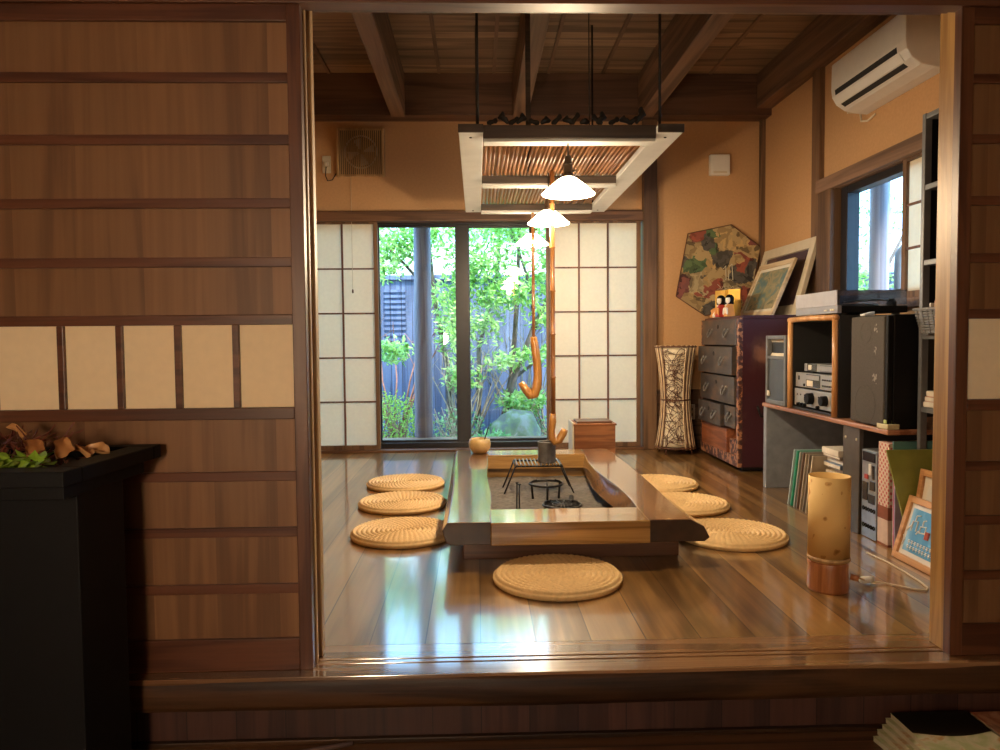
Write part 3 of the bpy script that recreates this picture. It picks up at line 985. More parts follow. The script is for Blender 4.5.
# ------------------------------------------------------------------ hanging rack over the hearth
rk = thing('hanging_rack', 'wooden hanging rack with bamboo slats suspended above the hearth', 'rack', (0.40, 4.1, 1.75))
for x0, x1 in ((-0.068, 0.034), (0.758, 0.866)):
    box('side_board', 'rackwood', x0, x1, 3.13, 5.08, 1.752, 1.782, rk, 0.003)
    box('end_cap', 'rackdark', x0-0.001, x1+0.001, 3.122, 3.132, 1.75, 1.784, rk, 0.002)
    for y in (3.21, 5.0):
        MB().lathe([(0.0, -0.003), (0.006, -0.002), (0.006, 0.004), (0.0, 0.005)], (x0+0.05, y, 1.751), 10).build('bolt', 'iron', rk)
for y0, y1 in ((3.16, 3.22), (4.06, 4.12), (4.90, 4.96)):
    box('cross_rail', 'rackdark', 0.034, 0.758, y0, y1, 1.735, 1.79 if y0 < 3.2 else 1.775, rk, 0.003)
    box('rail_underside', 'rackwood', 0.036, 0.756, y0+0.003, y1+0.015, 1.722, 1.735, rk, 0.002)
for k in range(33):
    x = 0.05 + 0.0216*k
    b_ = MB()
    jit = rnd.uniform(-0.004, 0.004)
    pts = [(x+jit, 3.20+rnd.uniform(0, 0.01), 1.787), (x+rnd.uniform(-.003, .003), 4.1, 1.785+rnd.uniform(0, .006)), (x-jit, 5.02, 1.785)]
    b_.tube(pts, 0.0075+rnd.uniform(-.001, .0015), 8)
    b_.build('bamboo_slat', 'bamboo_y', rk, 0, True)
for x, y, top in ((0.012, 3.17, 2.95), (0.775, 3.17, 2.95), (0.012, 5.0, 2.95), (0.775, 5.0, 2.95)):
    MB().tube([(x, y, 1.78), (x, y, top)], 0.006, 8).build('hanger_rod', 'iron', rk, 0, True)
MB().tube([(0.48, 3.18, 1.79), (0.478, 3.18, 2.95)], 0.0022, 6).build('hanger_cord', 'iron', rk, 0, True)
# dark twigs lying on the rack
twl = [(0.075, 0.012), (0.115, 0.04), (0.165, 0.018), (0.20, 0.034), (0.245, 0.012), (0.30, 0.02), (0.345, 0.03), (0.385, 0.024), (0.42, 0.036), (0.465, 0.012), (0.51, 0.03), (0.535, 0.04), (0.585, 0.018), (0.625, 0.024), (0.665, 0.02), (0.70, 0.06)]
for i, (x, hh) in enumerate(twl):
    t = MB()
    fl_ = -1 if i % 3 == 1 else 1
    t.tube([(x-0.024*fl_, 3.17, 1.799), (x-0.012*fl_, 3.172, 1.803+0.3*hh*(i % 2)), (x+0.002*fl_, 3.175, 1.80+hh*0.6), (x+(0.012-0.016*(i % 2))*fl_, 3.18, 1.80+hh), (x+0.016*fl_, 3.185, 1.80+hh*(0.85-0.3*(i % 2)))], [0.006, 0.011, 0.008+0.005*(i % 2), 0.012, 0.006], 8)
    tag(t.build('blackened_twig', 'char', None, 0, True), 'small soot-black gnarled twig lying along the front rail of the hanging rack', 'twig', 'blackened twigs on the hanging rack')

# ------------------------------------------------------------------ pendant lamps
def pendant(name, x, y, z, label, up=True):
    t = thing(name, label, 'lamp', (x, y, z), 'milk glass pendant lamps in a row')
    prof = [(0.110, 0.0), (0.113, 0.004), (0.075, 0.038), (0.040, 0.066), (0.026, 0.074), (0.026, 0.070), (0.038, 0.062), (0.072, 0.034), (0.108, 0.002)]
    MB().lathe(prof, (x, y, z), 40, closed=True).build('lamp_shade', 'lampglass', t, 0, True)
    MB().lathe([(0.010, 0.165), (0.014, 0.160), (0.016, 0.13), (0.020, 0.125), (0.020, 0.085), (0.027, 0.082), (0.027, 0.068)], (x, y, z), 20).build('socket', 'brass', t, 0, False)
    MB().tube([(x+0.018, y-0.004, z+0.10), (x+0.036, y-0.006, z+0.10)], 0.006, 8).build('switch', 'brass', t, 0, True)
    MB().tube([(x, y, z+0.16), (x, y, 1.79)], 0.003, 8).build('cord', 'blackmat', t, 0, True)
    MB().lathe([(0.0, -0.010), (0.018, -0.002), (0.026, 0.02), (0.020, 0.045), (0.012, 0.066)], (x, y, z), 20).build('bulb', 'bulbglow', t, 0, True)
    lamp('pendant_light', 'POINT', (x, y, z-0.035), 17, (1.0, 0.74, 0.46), 0.03)
M['bulbglow'] = glow('lit bulb', (1.0, 0.85, 0.6), 25.0)
pendant('pendant_lamp', 0.391, 3.19, 1.506, 'lit white glass cone pendant over the hearth front, largest of three in line')
pendant('pendant_lamp', 0.388, 4.03, 1.512, 'lit white glass cone pendant over hearth middle, second of three in line')
pendant('pendant_lamp', 0.372, 5.02, 1.525, 'lit white glass cone pendant by the window, smallest of three in line')

# pot hooks
def bamboo_pole(x, y, z0, z1, r, parent):
    pts, rs = [], []
    z = z0
    step = 0.23
    while z < z1:
        for dz, q in ((0, 1.0), (step-0.012, 1.0), (step-0.008, 1.22), (step-0.004, 1.22)):
            pts.append((x, y, min(z+dz, z1)))
            rs.append(r*q)
        z += step
    pts = [p for i, p in enumerate(pts) if i == 0 or p[2] > pts[i-1][2]]
    MB().tube(pts, rs[:len(pts)], 12).build('bamboo_pole', 'bamboo', parent, 0, True)
k1 = thing('pot_hook', 'bamboo pot hook hanging lower over the hearth, its wooden hook just above the mug', 'pot hook', (0.405, 4.00, 0.33))
bamboo_pole(0.405, 4.00, 0.47, 1.79, 0.0125, k1)
MB().tube([(0.403, 4.0, 0.50), (0.401, 4.0, 0.455), (0.395, 4.0, 0.41), (0.396, 4.0, 0.37), (0.412, 4.0, 0.345), (0.435, 4.0, 0.355), (0.455, 4.0, 0.39), (0.466, 4.0, 0.415)],
          [0.016, 0.02, 0.018, 0.019, 0.02, 0.022, 0.022, 0.02], 14).build('wooden_hook', 'hookwood', k1, 0, True)
k2 = thing('pot_hook', 'bamboo pot hook with a thick J-shaped wooden hook hanging before the garden window', 'pot hook', (0.37, 4.93, 0.50))
bamboo_pole(0.372, 4.93, 0.88, 1.78, 0.010, k2)
MB().tube([(0.37, 4.93, 0.915), (0.377, 4.93, 0.86), (0.392, 4.93, 0.76), (0.398, 4.93, 0.66), (0.392, 4.93, 0.585), (0.372, 4.93, 0.535), (0.35, 4.93, 0.53), (0.318, 4.93, 0.565), (0.285, 4.93, 0.615)],
          [0.022, 0.027, 0.028, 0.028, 0.031, 0.034, 0.033, 0.027, 0.020], 14).build('wooden_hook', 'hookwood', k2, 0, True)
box('upper_rod', 'rackdark', 0.268, 0.294, 3.99, 4.016, 1.785, 2.95, k1, 0.002)

# ------------------------------------------------------------------ drawer chest
ts = thing('drawer_chest', 'old drawer chest with dark grey drawers and a worn plum lacquered side', 'chest', (2.02, 5.32, 0))
X0, Y0, Y1 = 1.725, 4.92, 5.74
cc = MB()
cc.box(X0+0.03, 2.30, Y0, Y0+0.025, 0.03, 1.02)
cc.box(X0+0.03, 2.30, Y1-0.025, Y1, 0.03, 1.02)
cc.box(X0+0.03, 2.30, Y0, Y1, 1.02, 1.045)
cc.box(X0+0.03, 2.30, Y0+0.02, Y1-0.02, 0.03, 0.055)
cc.box(2.28, 2.30, Y0+0.02, Y1-0.02, 0.05, 1.02)
cc.build('carcass', 'tansu_side', ts, 0.004)
ee = MB()
ee.box(X0+0.004, X0+0.034, Y0-0.003, Y0+0.035, 0.03, 1.03)
ee.box(X0+0.004, X0+0.034, Y1-0.035, Y1+0.002, 0.03, 1.03)
ee.box(X0+0.004, X0+0.034, Y0+0.03, Y1-0.03, 0.03, 0.10)
ee.build('front_edge', 'tansu_edge', ts, 0.003)
for y in (Y0+0.06, Y1-0.12):
    box('foot', 'blackmat', X0+0.06, 2.27, y, y+0.06, 0.0, 0.032, ts)
def drawer(y0, y1, z0, z1, out, mat, pulls):
    d = box('drawer', mat, X0-out, X0+0.4, y0, y1, z0, z1, ts, 0.003)
    for fy in pulls:
        y = y0 + (y1-y0)*fy
        z = z0 + (z1-z0)*0.52
        x = X0-out
        hm = MB()
        hm.tube([(x-0.004, y-0.035, z+0.012), (x-0.016, y-0.034, z-0.012), (x-0.02, y-0.016, z-0.036), (x-0.02, y+0.016, z-0.036), (x-0.016, y+0.034, z-0.012), (x-0.004, y+0.035, z+0.012)], 0.0055, 8)
        hm.lathe([(0.0, -0.006), (0.013, -0.004), (0.014, 0.0)], (x, y-0.035, z+0.012), 12, 'X')
        hm.lathe([(0.0, -0.006), (0.013, -0.004), (0.014, 0.0)], (x, y+0.035, z+0.012), 12, 'X')
        hm.build('handle', 'tin', d, 0, True)
    lk = MB().lathe([(0.0, -0.004), (0.014, -0.003), (0.015, 0.001)], (X0-out, (y0+y1)/2, z1-0.05), 16, 'X')
    lk.build('lock_plate', 'iron', d)
    return d
ya, yb = Y0+0.036, Y1-0.034
drawer(ya, yb, 0.845, 1.025, 0.0, 'tansu_drawer', (0.25, 0.72))
drawer(ya, yb, 0.645, 0.835, 0.03, 'tansu_drawer', (0.25, 0.78))
drawer(ya, yb, 0.445, 0.632, 0.012, 'tansu_drawer', (0.25, 0.78))
drawer(Y0+0.27, yb, 0.275, 0.43, 0.028, 'tansu_drawer', (0.25, 0.75))
drawer(ya, Y0+0.255, 0.285, 0.43, 0.004, 'tansu_drawer', (0.5,))
dr = box('drawer', 'tansu_red', X0, X0+0.4, Y0+0.22, yb, 0.10, 0.265, ts, 0.003)
box('drawer_step', 'tansu_edge', X0+0.02, X0+0.4, ya, Y0+0.21, 0.10, 0.20, ts, 0.003)
hs = MB()
hs.tube([(1.86, Y0-0.002, 0.44), (1.86, Y0-0.016, 0.42), (1.875, Y0-0.02, 0.375), (1.925, Y0-0.02, 0.365), (1.975, Y0-0.02, 0.40), (1.985, Y0-0.016, 0.44), (1.985, Y0-0.002, 0.46)], 0.007, 8)
hs.build('side_handle', 'iron', ts, 0, True)

# kite on the wall
kt = thing('hexagonal_kite', 'large hexagonal paper kite painted in dark, red and green patches above the chest', 'kite', (1.9, 6.02, 1.07))
V = [(1.703, 1.735), (2.057, 1.806), (2.292, 1.625), (2.185, 1.145), (1.83, 1.075), (1.597, 1.232)]
pts = [(x, 6.035 - 0.06*(1.8-z)/0.75, z) for x, z in V]
def kite_paper():
    mt, nt, b = new_mat('painted kite paper')
    tc = N(nt, 'ShaderNodeTexCoord')
    no = N(nt, 'ShaderNodeTexNoise')
    no.inputs['Scale'].default_value = 7
    no.inputs['Detail'].default_value = 5
    nt.links.new(tc.outputs['Object'], no.inputs['Vector'])
    sc = N(nt, 'ShaderNodeVectorMath', operation='SCALE')
    sc.inputs['Scale'].default_value = 0.22
    nt.links.new(no.outputs['Color'], sc.inputs[0])
    ad = N(nt, 'ShaderNodeVectorMath', operation='ADD')
    nt.links.new(tc.outputs['Object'], ad.inputs[0])
    nt.links.new(sc.outputs[0], ad.inputs[1])
    outs = []
    for scale, stops in ((8.0, ((0.0, (0.42, 0.31, 0.155)), (0.34, (0.33, 0.24, 0.12)), (0.50, (0.085, 0.08, 0.075)), (0.66, (0.17, 0.06, 0.06)), (0.77, (0.40, 0.33, 0.20)), (0.85, (0.08, 0.14, 0.07)), (0.91, (0.26, 0.07, 0.05)))),
                         (26.0, ((0.0, (1.0, 1.0, 1.0)), (0.45, (0.72, 0.68, 0.64)), (0.72, (1.25, 1.15, 1.0)), (0.88, (0.34, 0.32, 0.32))))):
        vo = N(nt, 'ShaderNodeTexVoronoi')
        vo.inputs['Scale'].default_value = scale
        nt.links.new(ad.outputs[0], vo.inputs['Vector'])
        se = N(nt, 'ShaderNodeSeparateColor')
        nt.links.new(vo.outputs['Color'], se.inputs[0])
        r = ramp(nt, stops, se.outputs[0])
        r.color_ramp.interpolation = 'CONSTANT'
        outs.append(r)
    mu = N(nt, 'ShaderNodeVectorMath', operation='MULTIPLY')
    nt.links.new(outs[0].outputs[0], mu.inputs[0])
    nt.links.new(outs[1].outputs[0], mu.inputs[1])
    nt.links.new(mu.outputs[0], b.inputs['Base Color'])
    b.inputs['Roughness'].default_value = 0.7
    return mt
M['kiteprint'] = kite_paper()
MB().prism(pts, (0, 0.004, 0)).build('paper_sail', 'kiteprint', kt)
sp = MB()
def kp(i):
    p = pts[i % 6]
    return (p[0], p[1]-0.003, p[2])
for i in range(6):
    sp.tube([kp(i), kp(i+1)], 0.0035, 6)
for i in range(3):
    pass
sp.build('edge_line', 'rattan', kt)
mk = MB()
def stroke(m_, q, r=0.004, y=None):
    m_.tube([(x, 6.035 - 0.06*(1.8-z)/0.75 - 0.003, z) for x, z in q], r, 6)
stroke(mk, [(1.985, 1.45), (2.005, 1.475), (2.005, 1.365), (2.0, 1.36)], 0.0035)
stroke(mk, [(2.035, 1.47), (2.055, 1.49), (2.06, 1.36), (2.025, 1.358), (2.03, 1.44)], 0.0035)
stroke(mk, [(1.935, 1.325), (1.96, 1.30), (1.93, 1.285), (1.97, 1.29), (1.985, 1.32), (2.0, 1.285), (2.02, 1.31), (2.03, 1.285), (2.06, 1.31), (2.07, 1.285), (2.11, 1.30)], 0.0025)
mk.build('lettering', solid('kite white ink', (0.6, 0.55, 0.42)), kt)
sh = MB()
for cx, cz, rx, rz, col in ():
    pass

# framed pictures leaning on the chest top
def leaning(name, label, yb0, yb1, xb, zb, xt, zt, fw_, mats, art, thick=0.02, cat='picture', mat_w=0.05):
    """frame leaning back towards +X: bottom edge at (xb, zb), top edge at (xt, zt)"""
    L = math.hypot(xt-xb, zt-zb)
    t = thing(name, label, cat, (xb, (yb0+yb1)/2, zb))
    u = Vector((0, 1, 0))
    v = Vector((xt-xb, 0, zt-zb)).normalized()
    n = Vector((-v.z, 0, v.x))
    o0 = Vector((xb, yb0, zb))
    Wd = yb1-yb0
    def slab_(m_, a0, a1, c0, c1, d0, d1):
        m_.hexa([o0 + u*a + v*c + n*d for a in (a0, a1) for c in (c0, c1) for d in (d0, d1)])
    f = MB()
    slab_(f, 0, fw_, 0, L, -thick, 0)
    slab_(f, Wd-fw_, Wd, 0, L, -thick, 0)
    slab_(f, fw_, Wd-fw_, 0, fw_, -thick, 0)
    slab_(f, fw_, Wd-fw_, L-fw_, L, -thick, 0)
    f.build('frame', mats[0], t, 0.002)
    b = MB()
    slab_(b, fw_*0.9, Wd-fw_*0.9, fw_*0.9, L-fw_*0.9, -thick*0.9, -thick*0.6)
    b.build('mat_board', mats[1], t)
    a = MB()
    k = fw_+mat_w
    slab_(a, k, Wd-k, k, L-k, -thick*0.62, -thick*0.5)
    a.build('picture_sheet', art, t)
    return t, (lambda A, B, d=0.0: o0 + u*A + v*B + n*d), Wd, L
M['art_dark'] = patches('dark print', ((0.0, (0.03, 0.02, 0.03)), (0.5, (0.06, 0.035, 0.05)), (0.65, (0.13, 0.07, 0.06))), 4, 0.5, 4, 0.8, sharp=False)
M['art_land'] = patches('landscape painting', ((0.0, (0.05, 0.09, 0.10)), (0.40, (0.10, 0.19, 0.20)), (0.5, (0.24, 0.24, 0.14)), (0.6, (0.36, 0.30, 0.18)), (0.68, (0.10, 0.13, 0.08))), 7, 0.5, 5, 1.2, (1, 1, 1.6), sharp=False)
M['art_sea'] = patches('blue poster', ((0.0, (0.05, 0.20, 0.38)), (0.5, (0.09, 0.32, 0.55)), (0.66, (0.35, 0.6, 0.8))), 4, 0.3, 3, 0.8, (1, 1.5, 1), sharp=False, coat=0.5)
M['art_pale'] = patches('pale poster', ((0.0, (0.35, 0.42, 0.5)), (0.5, (0.62, 0.60, 0.52)), (0.68, (0.5, 0.4, 0.3))), 5, 0.5, 3, 0.8, sharp=False)
leaning('framed_picture', 'large off-white framed dark print leaning on the wall atop the drawer chest', 5.0, 5.92, 2.14, 1.047, 2.285, 1.575, 0.075, ('frame_white', 'art_dark'), 'art_dark', 0.03, mat_w=0.05)
leaning('framed_picture', 'smaller pale framed landscape painting leaning before the large off-white frame', 5.06, 5.70, 2.00, 1.047, 2.165, 1.44, 0.035, ('frame_pale', 'matboard'), 'art_land', 0.02, mat_w=0.025)

# pair of dolls with gold screen
def doll(x, y, robe, label):
    d = thing('festival_doll', label, 'doll', (x, y, 1.046))
    z = 1.046
    MB().hexa([(x+sx*(0.030-0.010*c), y+sy*(0.040-0.014*c), z+0.088*c) for sx in (-1, 1) for sy in (-1, 1) for c in (0, 1)]).build('robe', robe, d, 0.006, False, 3)
    sl_ = MB()
    for s_ in (-1, 1):
        sl_.hexa([(x-0.034+0.012*a, y+s_*(0.012+0.030*b)-0.001, z+0.022+0.045*c-0.008*b) for a in (0, 1) for b in (0, 1) for c in (0, 1)])
    sl_.build('sleeve', 'doll_orange' if robe == 'doll_red' else 'doll_skin', d, 0.004)
    MB().tube([(x-0.021, y-0.012, z+0.088), (x-0.026, y, z+0.074), (x-0.021, y+0.012, z+0.088)], 0.0035, 8).build('collar', 'doll_skin', d, 0, True)
    hc = Vector((x-0.010, y-0.006, z))
    hd = MB().lathe([(0.0, 0.086), (0.008, 0.088), (0.016, 0.100), (0.019, 0.116), (0.017, 0.132), (0.009, 0.142), (0.0, 0.144)], hc, 20).build('head', 'doll_skin', d, 0, True)
    MB().lathe([(0.020, 0.080), (0.029, 0.092), (0.030, 0.120), (0.027, 0.140), (0.016, 0.154), (0.0, 0.158)], (x+0.004, y+0.006, z), 20, fn=lambda a, zz: 1 + 0.05*math.cos(2*a)).build('hair', 'black', d, 0, True)
    fr_ = MB()
    fr_.lathe([(0.012, -0.004), (0.017, 0.0), (0.014, 0.006), (0.0, 0.010)], (hc.x-0.002, hc.y-0.001, z+0.135), 16)
    fr_.build('fringe', 'black', d, 0, True)
    for s_ in (-1, 1):
        a = math.radians(211) + 0.42*s_
        MB().lathe([(0.0, -0.0022), (0.0026, 0.0), (0.0, 0.0022)], (hc.x+0.0187*math.cos(a), hc.y+0.0187*math.sin(a), z+0.118), 8).build('eye', 'black', hd)
    a = math.radians(211)
    MB().lathe([(0.0, -0.0015), (0.003, 0.0), (0.0, 0.0015)], (hc.x+0.0165*math.cos(a), hc.y+0.0165*math.sin(a), z+0.103), 8).build('mouth', 'doll_red', hd)
doll(1.785, 5.27, 'doll_orange', 'black-haired doll in an orange robe sitting before the gold screen')
doll(1.755, 5.365, 'doll_red', 'black-haired doll in a red robe beside the orange-robed doll')
gs = MB()
gp = [(1.80, 5.63), (1.845, 5.545), (1.845, 5.47), (1.905, 5.39)]
for (xa, ya_), (xb, yb_) in zip(gp, gp[1:]):
    gs.hexa([(x+0.005*q, y+0.003*q, 1.0455 + zz*0.205) for (x, y) in ((xa, ya_), (xb, yb_)) for q in (0, 1) for zz in (0, 1)])
tag(gs.build('folding_screen', 'gold'), 'small gold folding screen standing behind the two dolls', 'screen')
orn = thing('festival_ornament', 'small orange and white ornament at the corner of the chest beside the dolls', 'ornament', (1.77, 5.56, 1.046))
MB().lathe([(0.03, 0), (0.034, 0.01), (0.02, 0.03), (0.026, 0.055), (0.0, 0.075)], (1.77, 5.56, 1.046), 18).build('body', 'doll_orange', orn, 0, True)
MB().lathe([(0.024, 0), (0.026, 0.02), (0.012, 0.045), (0.0, 0.055)], (1.76, 5.485, 1.046), 16).build('flower', 'doll_skin', orn, 0, True)

# ------------------------------------------------------------------ rattan floor lamp
rl = thing('rattan_lamp', 'hourglass rattan floor lamp woven in dark twigs standing by the wooden post', 'lamp', (1.575, 5.74, 0))
cx, cy = 1.545, 5.80
rl.location = (cx, cy, 0)
def hg(z):
    t = (z-0.06)/0.76
    return 0.108 + 0.042*abs(2*t-0.98)**1.7
MB().lathe([(hg(0.06+0.76*i/20)-0.012, 0.06+0.76*i/20) for i in range(21)] + [(hg(0.06+0.76*i/20)-0.016, 0.06+0.76*i/20) for i in range(20, -1, -1)], (cx, cy, 0), 40, closed=True).build('lamp_shade', 'lampcloth', rl, 0, True)
rp, rd = MB(), MB()
for k in range(44):
    a = 2*math.pi*k/44
    dev = abs(((a - math.radians(-110) + math.pi) % (2*math.pi)) - math.pi)
    if dev < 0.62:
        continue
    pts = [(cx+hg(0.04+0.80*i/10)*math.cos(a), cy+hg(0.04+0.80*i/10)*math.sin(a), 0.04+0.80*i/10) for i in range(11)]
    (rp if k % 2 else rd).tube(pts, 0.0055 if k % 2 else 0.004, 6)
rp.build('reed', 'rattan_pale', rl, 0, True)
rd.build('dark_reed', 'rattan', rl, 0, True)
nt_ = MB()
r3 = random.Random(11)
for k in range(190):
    a0 = math.radians(-110) + r3.uniform(-0.66, 0.66)
    z0 = r3.uniform(0.08, 0.80)
    an = r3.uniform(0, math.pi)
    ln_ = r3.uniform(0.05, 0.12)
    pts = []
    for i in range(6):
        s_ = (i/5-0.5)*ln_
        z = min(max(z0+s_*math.sin(an), 0.06), 0.82)
        a = a0 + s_*math.cos(an)/0.13 + 0.15*(i/5-0.5)**2
        a = min(max(a, math.radians(-110)-0.68), math.radians(-110)+0.68)
        pts.append((cx+hg(z)*math.cos(a), cy+hg(z)*math.sin(a), z))
    nt_.tube(pts, 0.0019, 5)
nt_.build('twig_net', 'rattan', rl, 0, True)
rg = MB()
for z in (0.05, 0.42, 0.83):
    rg.ring((cx, cy, z), hg(z)+0.002, 0.006, 40, 8)
rg.build('hoop', 'rattan', rl, 0, True)
for k in range(4):
    a = math.pi/4 + k*math.pi/2
    MB().tube([(cx+0.13*math.cos(a), cy+0.13*math.sin(a), 0.07), (cx+0.145*math.cos(a), cy+0.145*math.sin(a), 0.0)], 0.006, 8).build('leg', 'rattan', rl, 0, True)

# wall things
so = thing('wall_socket', 'pale socket plate on the brown wainscot between rattan lamp and chest', 'socket', (1.735, 6.03, 0.30))
box('plate', 'cream', 1.70, 1.765, 6.024, 6.036, 0.235, 0.36, so)
slt = MB()
for z in (0.275, 0.32):
    slt.box(1.720, 1.726, 6.022, 6.025, z-0.01, z+0.01)
    slt.box(1.738, 1.744, 6.022, 6.025, z-0.01, z+0.01)
slt.build('slot', 'blackmat', so)
wb = thing('wall_chime', 'white square plastic box mounted high on the ochre wall above the kite', 'wall box', (1.95, 6.03, 2.19))
box('cover', 'white', 1.875, 2.035, 6.0, 6.052, 2.195, 2.36, wb, 0.008)
box('speaker_slot', 'cream', 1.90, 2.01, 5.997, 6.001, 2.21, 2.225, wb)
vf = thing('ventilation_fan', 'square vent fan behind a bamboo slat cover near the ceiling', 'vent fan', (-0.9, 6.03, 2.18))
vfr = MB()
vfr.box(-1.09, -1.07, 6.0, 6.052, 2.195, 2.57)
vfr.box(-0.735, -0.715, 6.0, 6.052, 2.195, 2.57)
vfr.box(-1.075, -0.73, 6.012, 6.03, 2.195, 2.21)
vfr.box(-1.075, -0.73, 6.012, 6.03, 2.555, 2.57)
vfr.build('frame', 'pale_edge', vf, 0.002)
for k in range(22):
    x = -1.06 + 0.0155*k
    box('slat', 'pale_edge', x-0.0032, x+0.0035, 6.0, 6.008, 2.195, 2.57, vf, 0)
box('back_plate', 'roof', -1.07, -0.735, 6.035, 6.05, 2.20, 2.565, vf, 0)
MB().ring((-0.90, 6.022, 2.385), 0.125, 0.006, 40, 8, 'Y').build('fan_ring', 'steel', vf, 0, True)
for k in range(4):
    a = 0.3 + k*math.pi/2
    MB().hexa([(-0.90+r*math.cos(a+da), 6.024+dy+da*0.03, 2.385+r*math.sin(a+da)) for r in (0.02, 0.11) for da in (-0.3, 0.3) for dy in (0, 0.002)]).build('fan_blade', 'steel', vf)
MB().tube([(-0.985, 6.03, 2.20), (-0.985, 6.03, 1.55), (-0.985, 6.03, 1.31)], 0.0018, 6).build('pull_cord', 'cord', vf, 0, True)
MB().lathe([(0.0, 0), (0.008, 0.006), (0.006, 0.03), (0.0, 0.036)], (-0.985, 6.03, 1.275), 12).build('cord_weight', 'rattan', vf, 0, True)
s2 = thing('wall_outlet', 'beige outlet plate with a dangling lead beside the slatted vent cover', 'socket', (-1.175, 6.03, 2.28))
box('plate', 'cream', -1.208, -1.142, 6.038, 6.052, 2.225, 2.36, s2)
box('plug', 'cream', -1.19, -1.16, 6.01, 6.04, 2.27, 2.31, s2, 0.005)
MB().tube([(-1.175, 6.02, 2.27), (-1.18, 6.015, 2.20), (-1.165, 6.02, 2.16), (-1.13, 6.03, 2.17), (-1.10, 6.035, 2.22)], 0.004, 8).build('lead', 'blackmat', s2, 0, True)

# ------------------------------------------------------------------ air conditioner
ac = thing('air_conditioner', 'white split air conditioner mounted high on the side wall above window', 'air conditioner', (2.32, 4.05, 2.13))
A0, A1 = 3.66, 4.43
prof = [(2.318, 2.50), (2.115, 2.50), (2.10, 2.488), (2.098, 2.345), (2.104, 2.30), (2.13, 2.258), (2.18, 2.225), (2.25, 2.21), (2.318, 2.205)]
MB().prism([(x, A0, z) for x, z in prof], (0, A1-A0, 0)).build('casing', 'white', ac, 0.006, False, 3)
box('top_grille', 'greyplastic', 2.12, 2.30, A0+0.03, A1-0.03, 2.498, 2.503, ac, 0)
def acp(x, z, a, b, y0, y1, name, mat):
    pass
def inc(xa, za, xb, zb, d, y0, y1):
    n = Vector((za-zb, 0, xb-xa)).normalized()*-1
    if n.x > 0:
        n = -n
    P = []
    for y in (y0, y1):
        pass
    a, b = Vector((xa, 0, za)), Vector((xb, 0, zb))
    return [p + n*dd + Vector((0, y, 0)) for p in (a, b) for y in (y0, y1) for dd in (-0.002, d)]
MB().hexa(inc(2.0995, 2.332, 2.1035, 2.303, 0.002, A0+0.08, A1-0.05)).build('louver_slot', 'blackmat', ac)
MB().hexa(inc(2.106, 2.297, 2.131, 2.257, 0.006, A0+0.06, A1-0.05)).build('louver', 'white', ac, 0.002)
MB().hexa(inc(2.136, 2.254, 2.160, 2.238, 0.002, A0+0.08, A1-0.05)).build('louver_slot', 'blackmat', ac)
box('side_trim', 'cream', 2.20, 2.318, A1, A1+0.012, 2.215, 2.49, ac)
MB().tube([(2.305, A1+0.03, 2.40), (2.30, A1+0.05, 2.25), (2.305, A1+0.045, 2.18), (2.31, A1-0.02, 2.165), (2.31, A1-0.10, 2.18)], 0.006, 8).build('drain_lead', 'cream', ac, 0, True)
MB().tube([(2.29, A0-0.012, 2.48), (2.295, A0-0.02, 2.35), (2.31, A0-0.01, 2.22)], 0.006, 8).build('power_lead', 'cream', ac, 0, True)

# ------------------------------------------------------------------ hi-fi desk
dk = thing('hifi_desk', 'long dark desk with a worn reddish front edge carrying the hi-fi along the wall', 'desk', (2.0, 3.75, 0))
box('desktop', 'desk', 1.705, 2.30, 3.06, 4.44, 0.485, 0.508, dk, 0.006)
box('side_panel', 'deskgrey', 1.712, 2.29, 4.385, 4.43, 0.0, 0.485, dk)
box('back_panel', 'blackmat', 2.275, 2.295, 3.10, 4.385, 0.0, 0.485, dk)
# support cabinet
sb = thing('support_cabinet', 'narrow dark cabinet with a grey front propping up the near desk end', 'cabinet', (2.0, 3.39, 0))
box('body', 'blackmat', 1.74, 2.27, 3.322, 3.47, 0.0, 0.484, sb)
fp = box('front_panel', plain('dark bronze panel', (0.085, 0.075, 0.065), 0.4, 0.2, vary=0.2), 1.722, 1.742, 3.32, 3.472, 0.0, 0.483, sb)
for y in (3.345, 3.445):
    MB().lathe([(0.0, -0.004), (0.006, -0.003), (0.007, 0.0)], (1.722, y, 0.43), 12, 'X').build('screw', 'cream', fp)

# small speaker
ss = thing('small_speaker', 'small grey speaker with dark grille standing between chest and cane-edged cabinet', 'speaker', (1.85, 4.27, 0.508))
box('cabinet', 'blackmat', 1.745, 1.99, 4.135, 4.41, 0.508, 0.905, ss, 0.006)
fb = MB()
fb.box(1.715, 1.748, 4.13, 4.155, 0.508, 0.908)
fb.box(1.715, 1.748, 4.39, 4.415, 0.508, 0.908)
fb.box(1.715, 1.748, 4.155, 4.39, 0.508, 0.535)
fb.box(1.715, 1.748, 4.155, 4.39, 0.885, 0.908)
fb.box(1.715, 1.748, 4.155, 4.39, 0.77, 0.79)
fb.build('front_frame', 'greyplastic', ss, 0.005)
MB().grid(lambda u, v: (1.728 - 0.014*math.sin(math.pi*u), 4.155+0.235*u, 0.535+0.235*v), 12, 2).build('grille', 'greygrille', ss, 0, True)
MB().grid(lambda u, v: (1.735 + 0.02*math.sin(math.pi*v), 4.155+0.235*u, 0.79+0.095*v), 8, 8).build('horn', 'cream', ss, 0, True)
box('badge', 'cream', 1.708, 1.716, 4.345, 4.37, 0.555, 0.585, ss, 0)

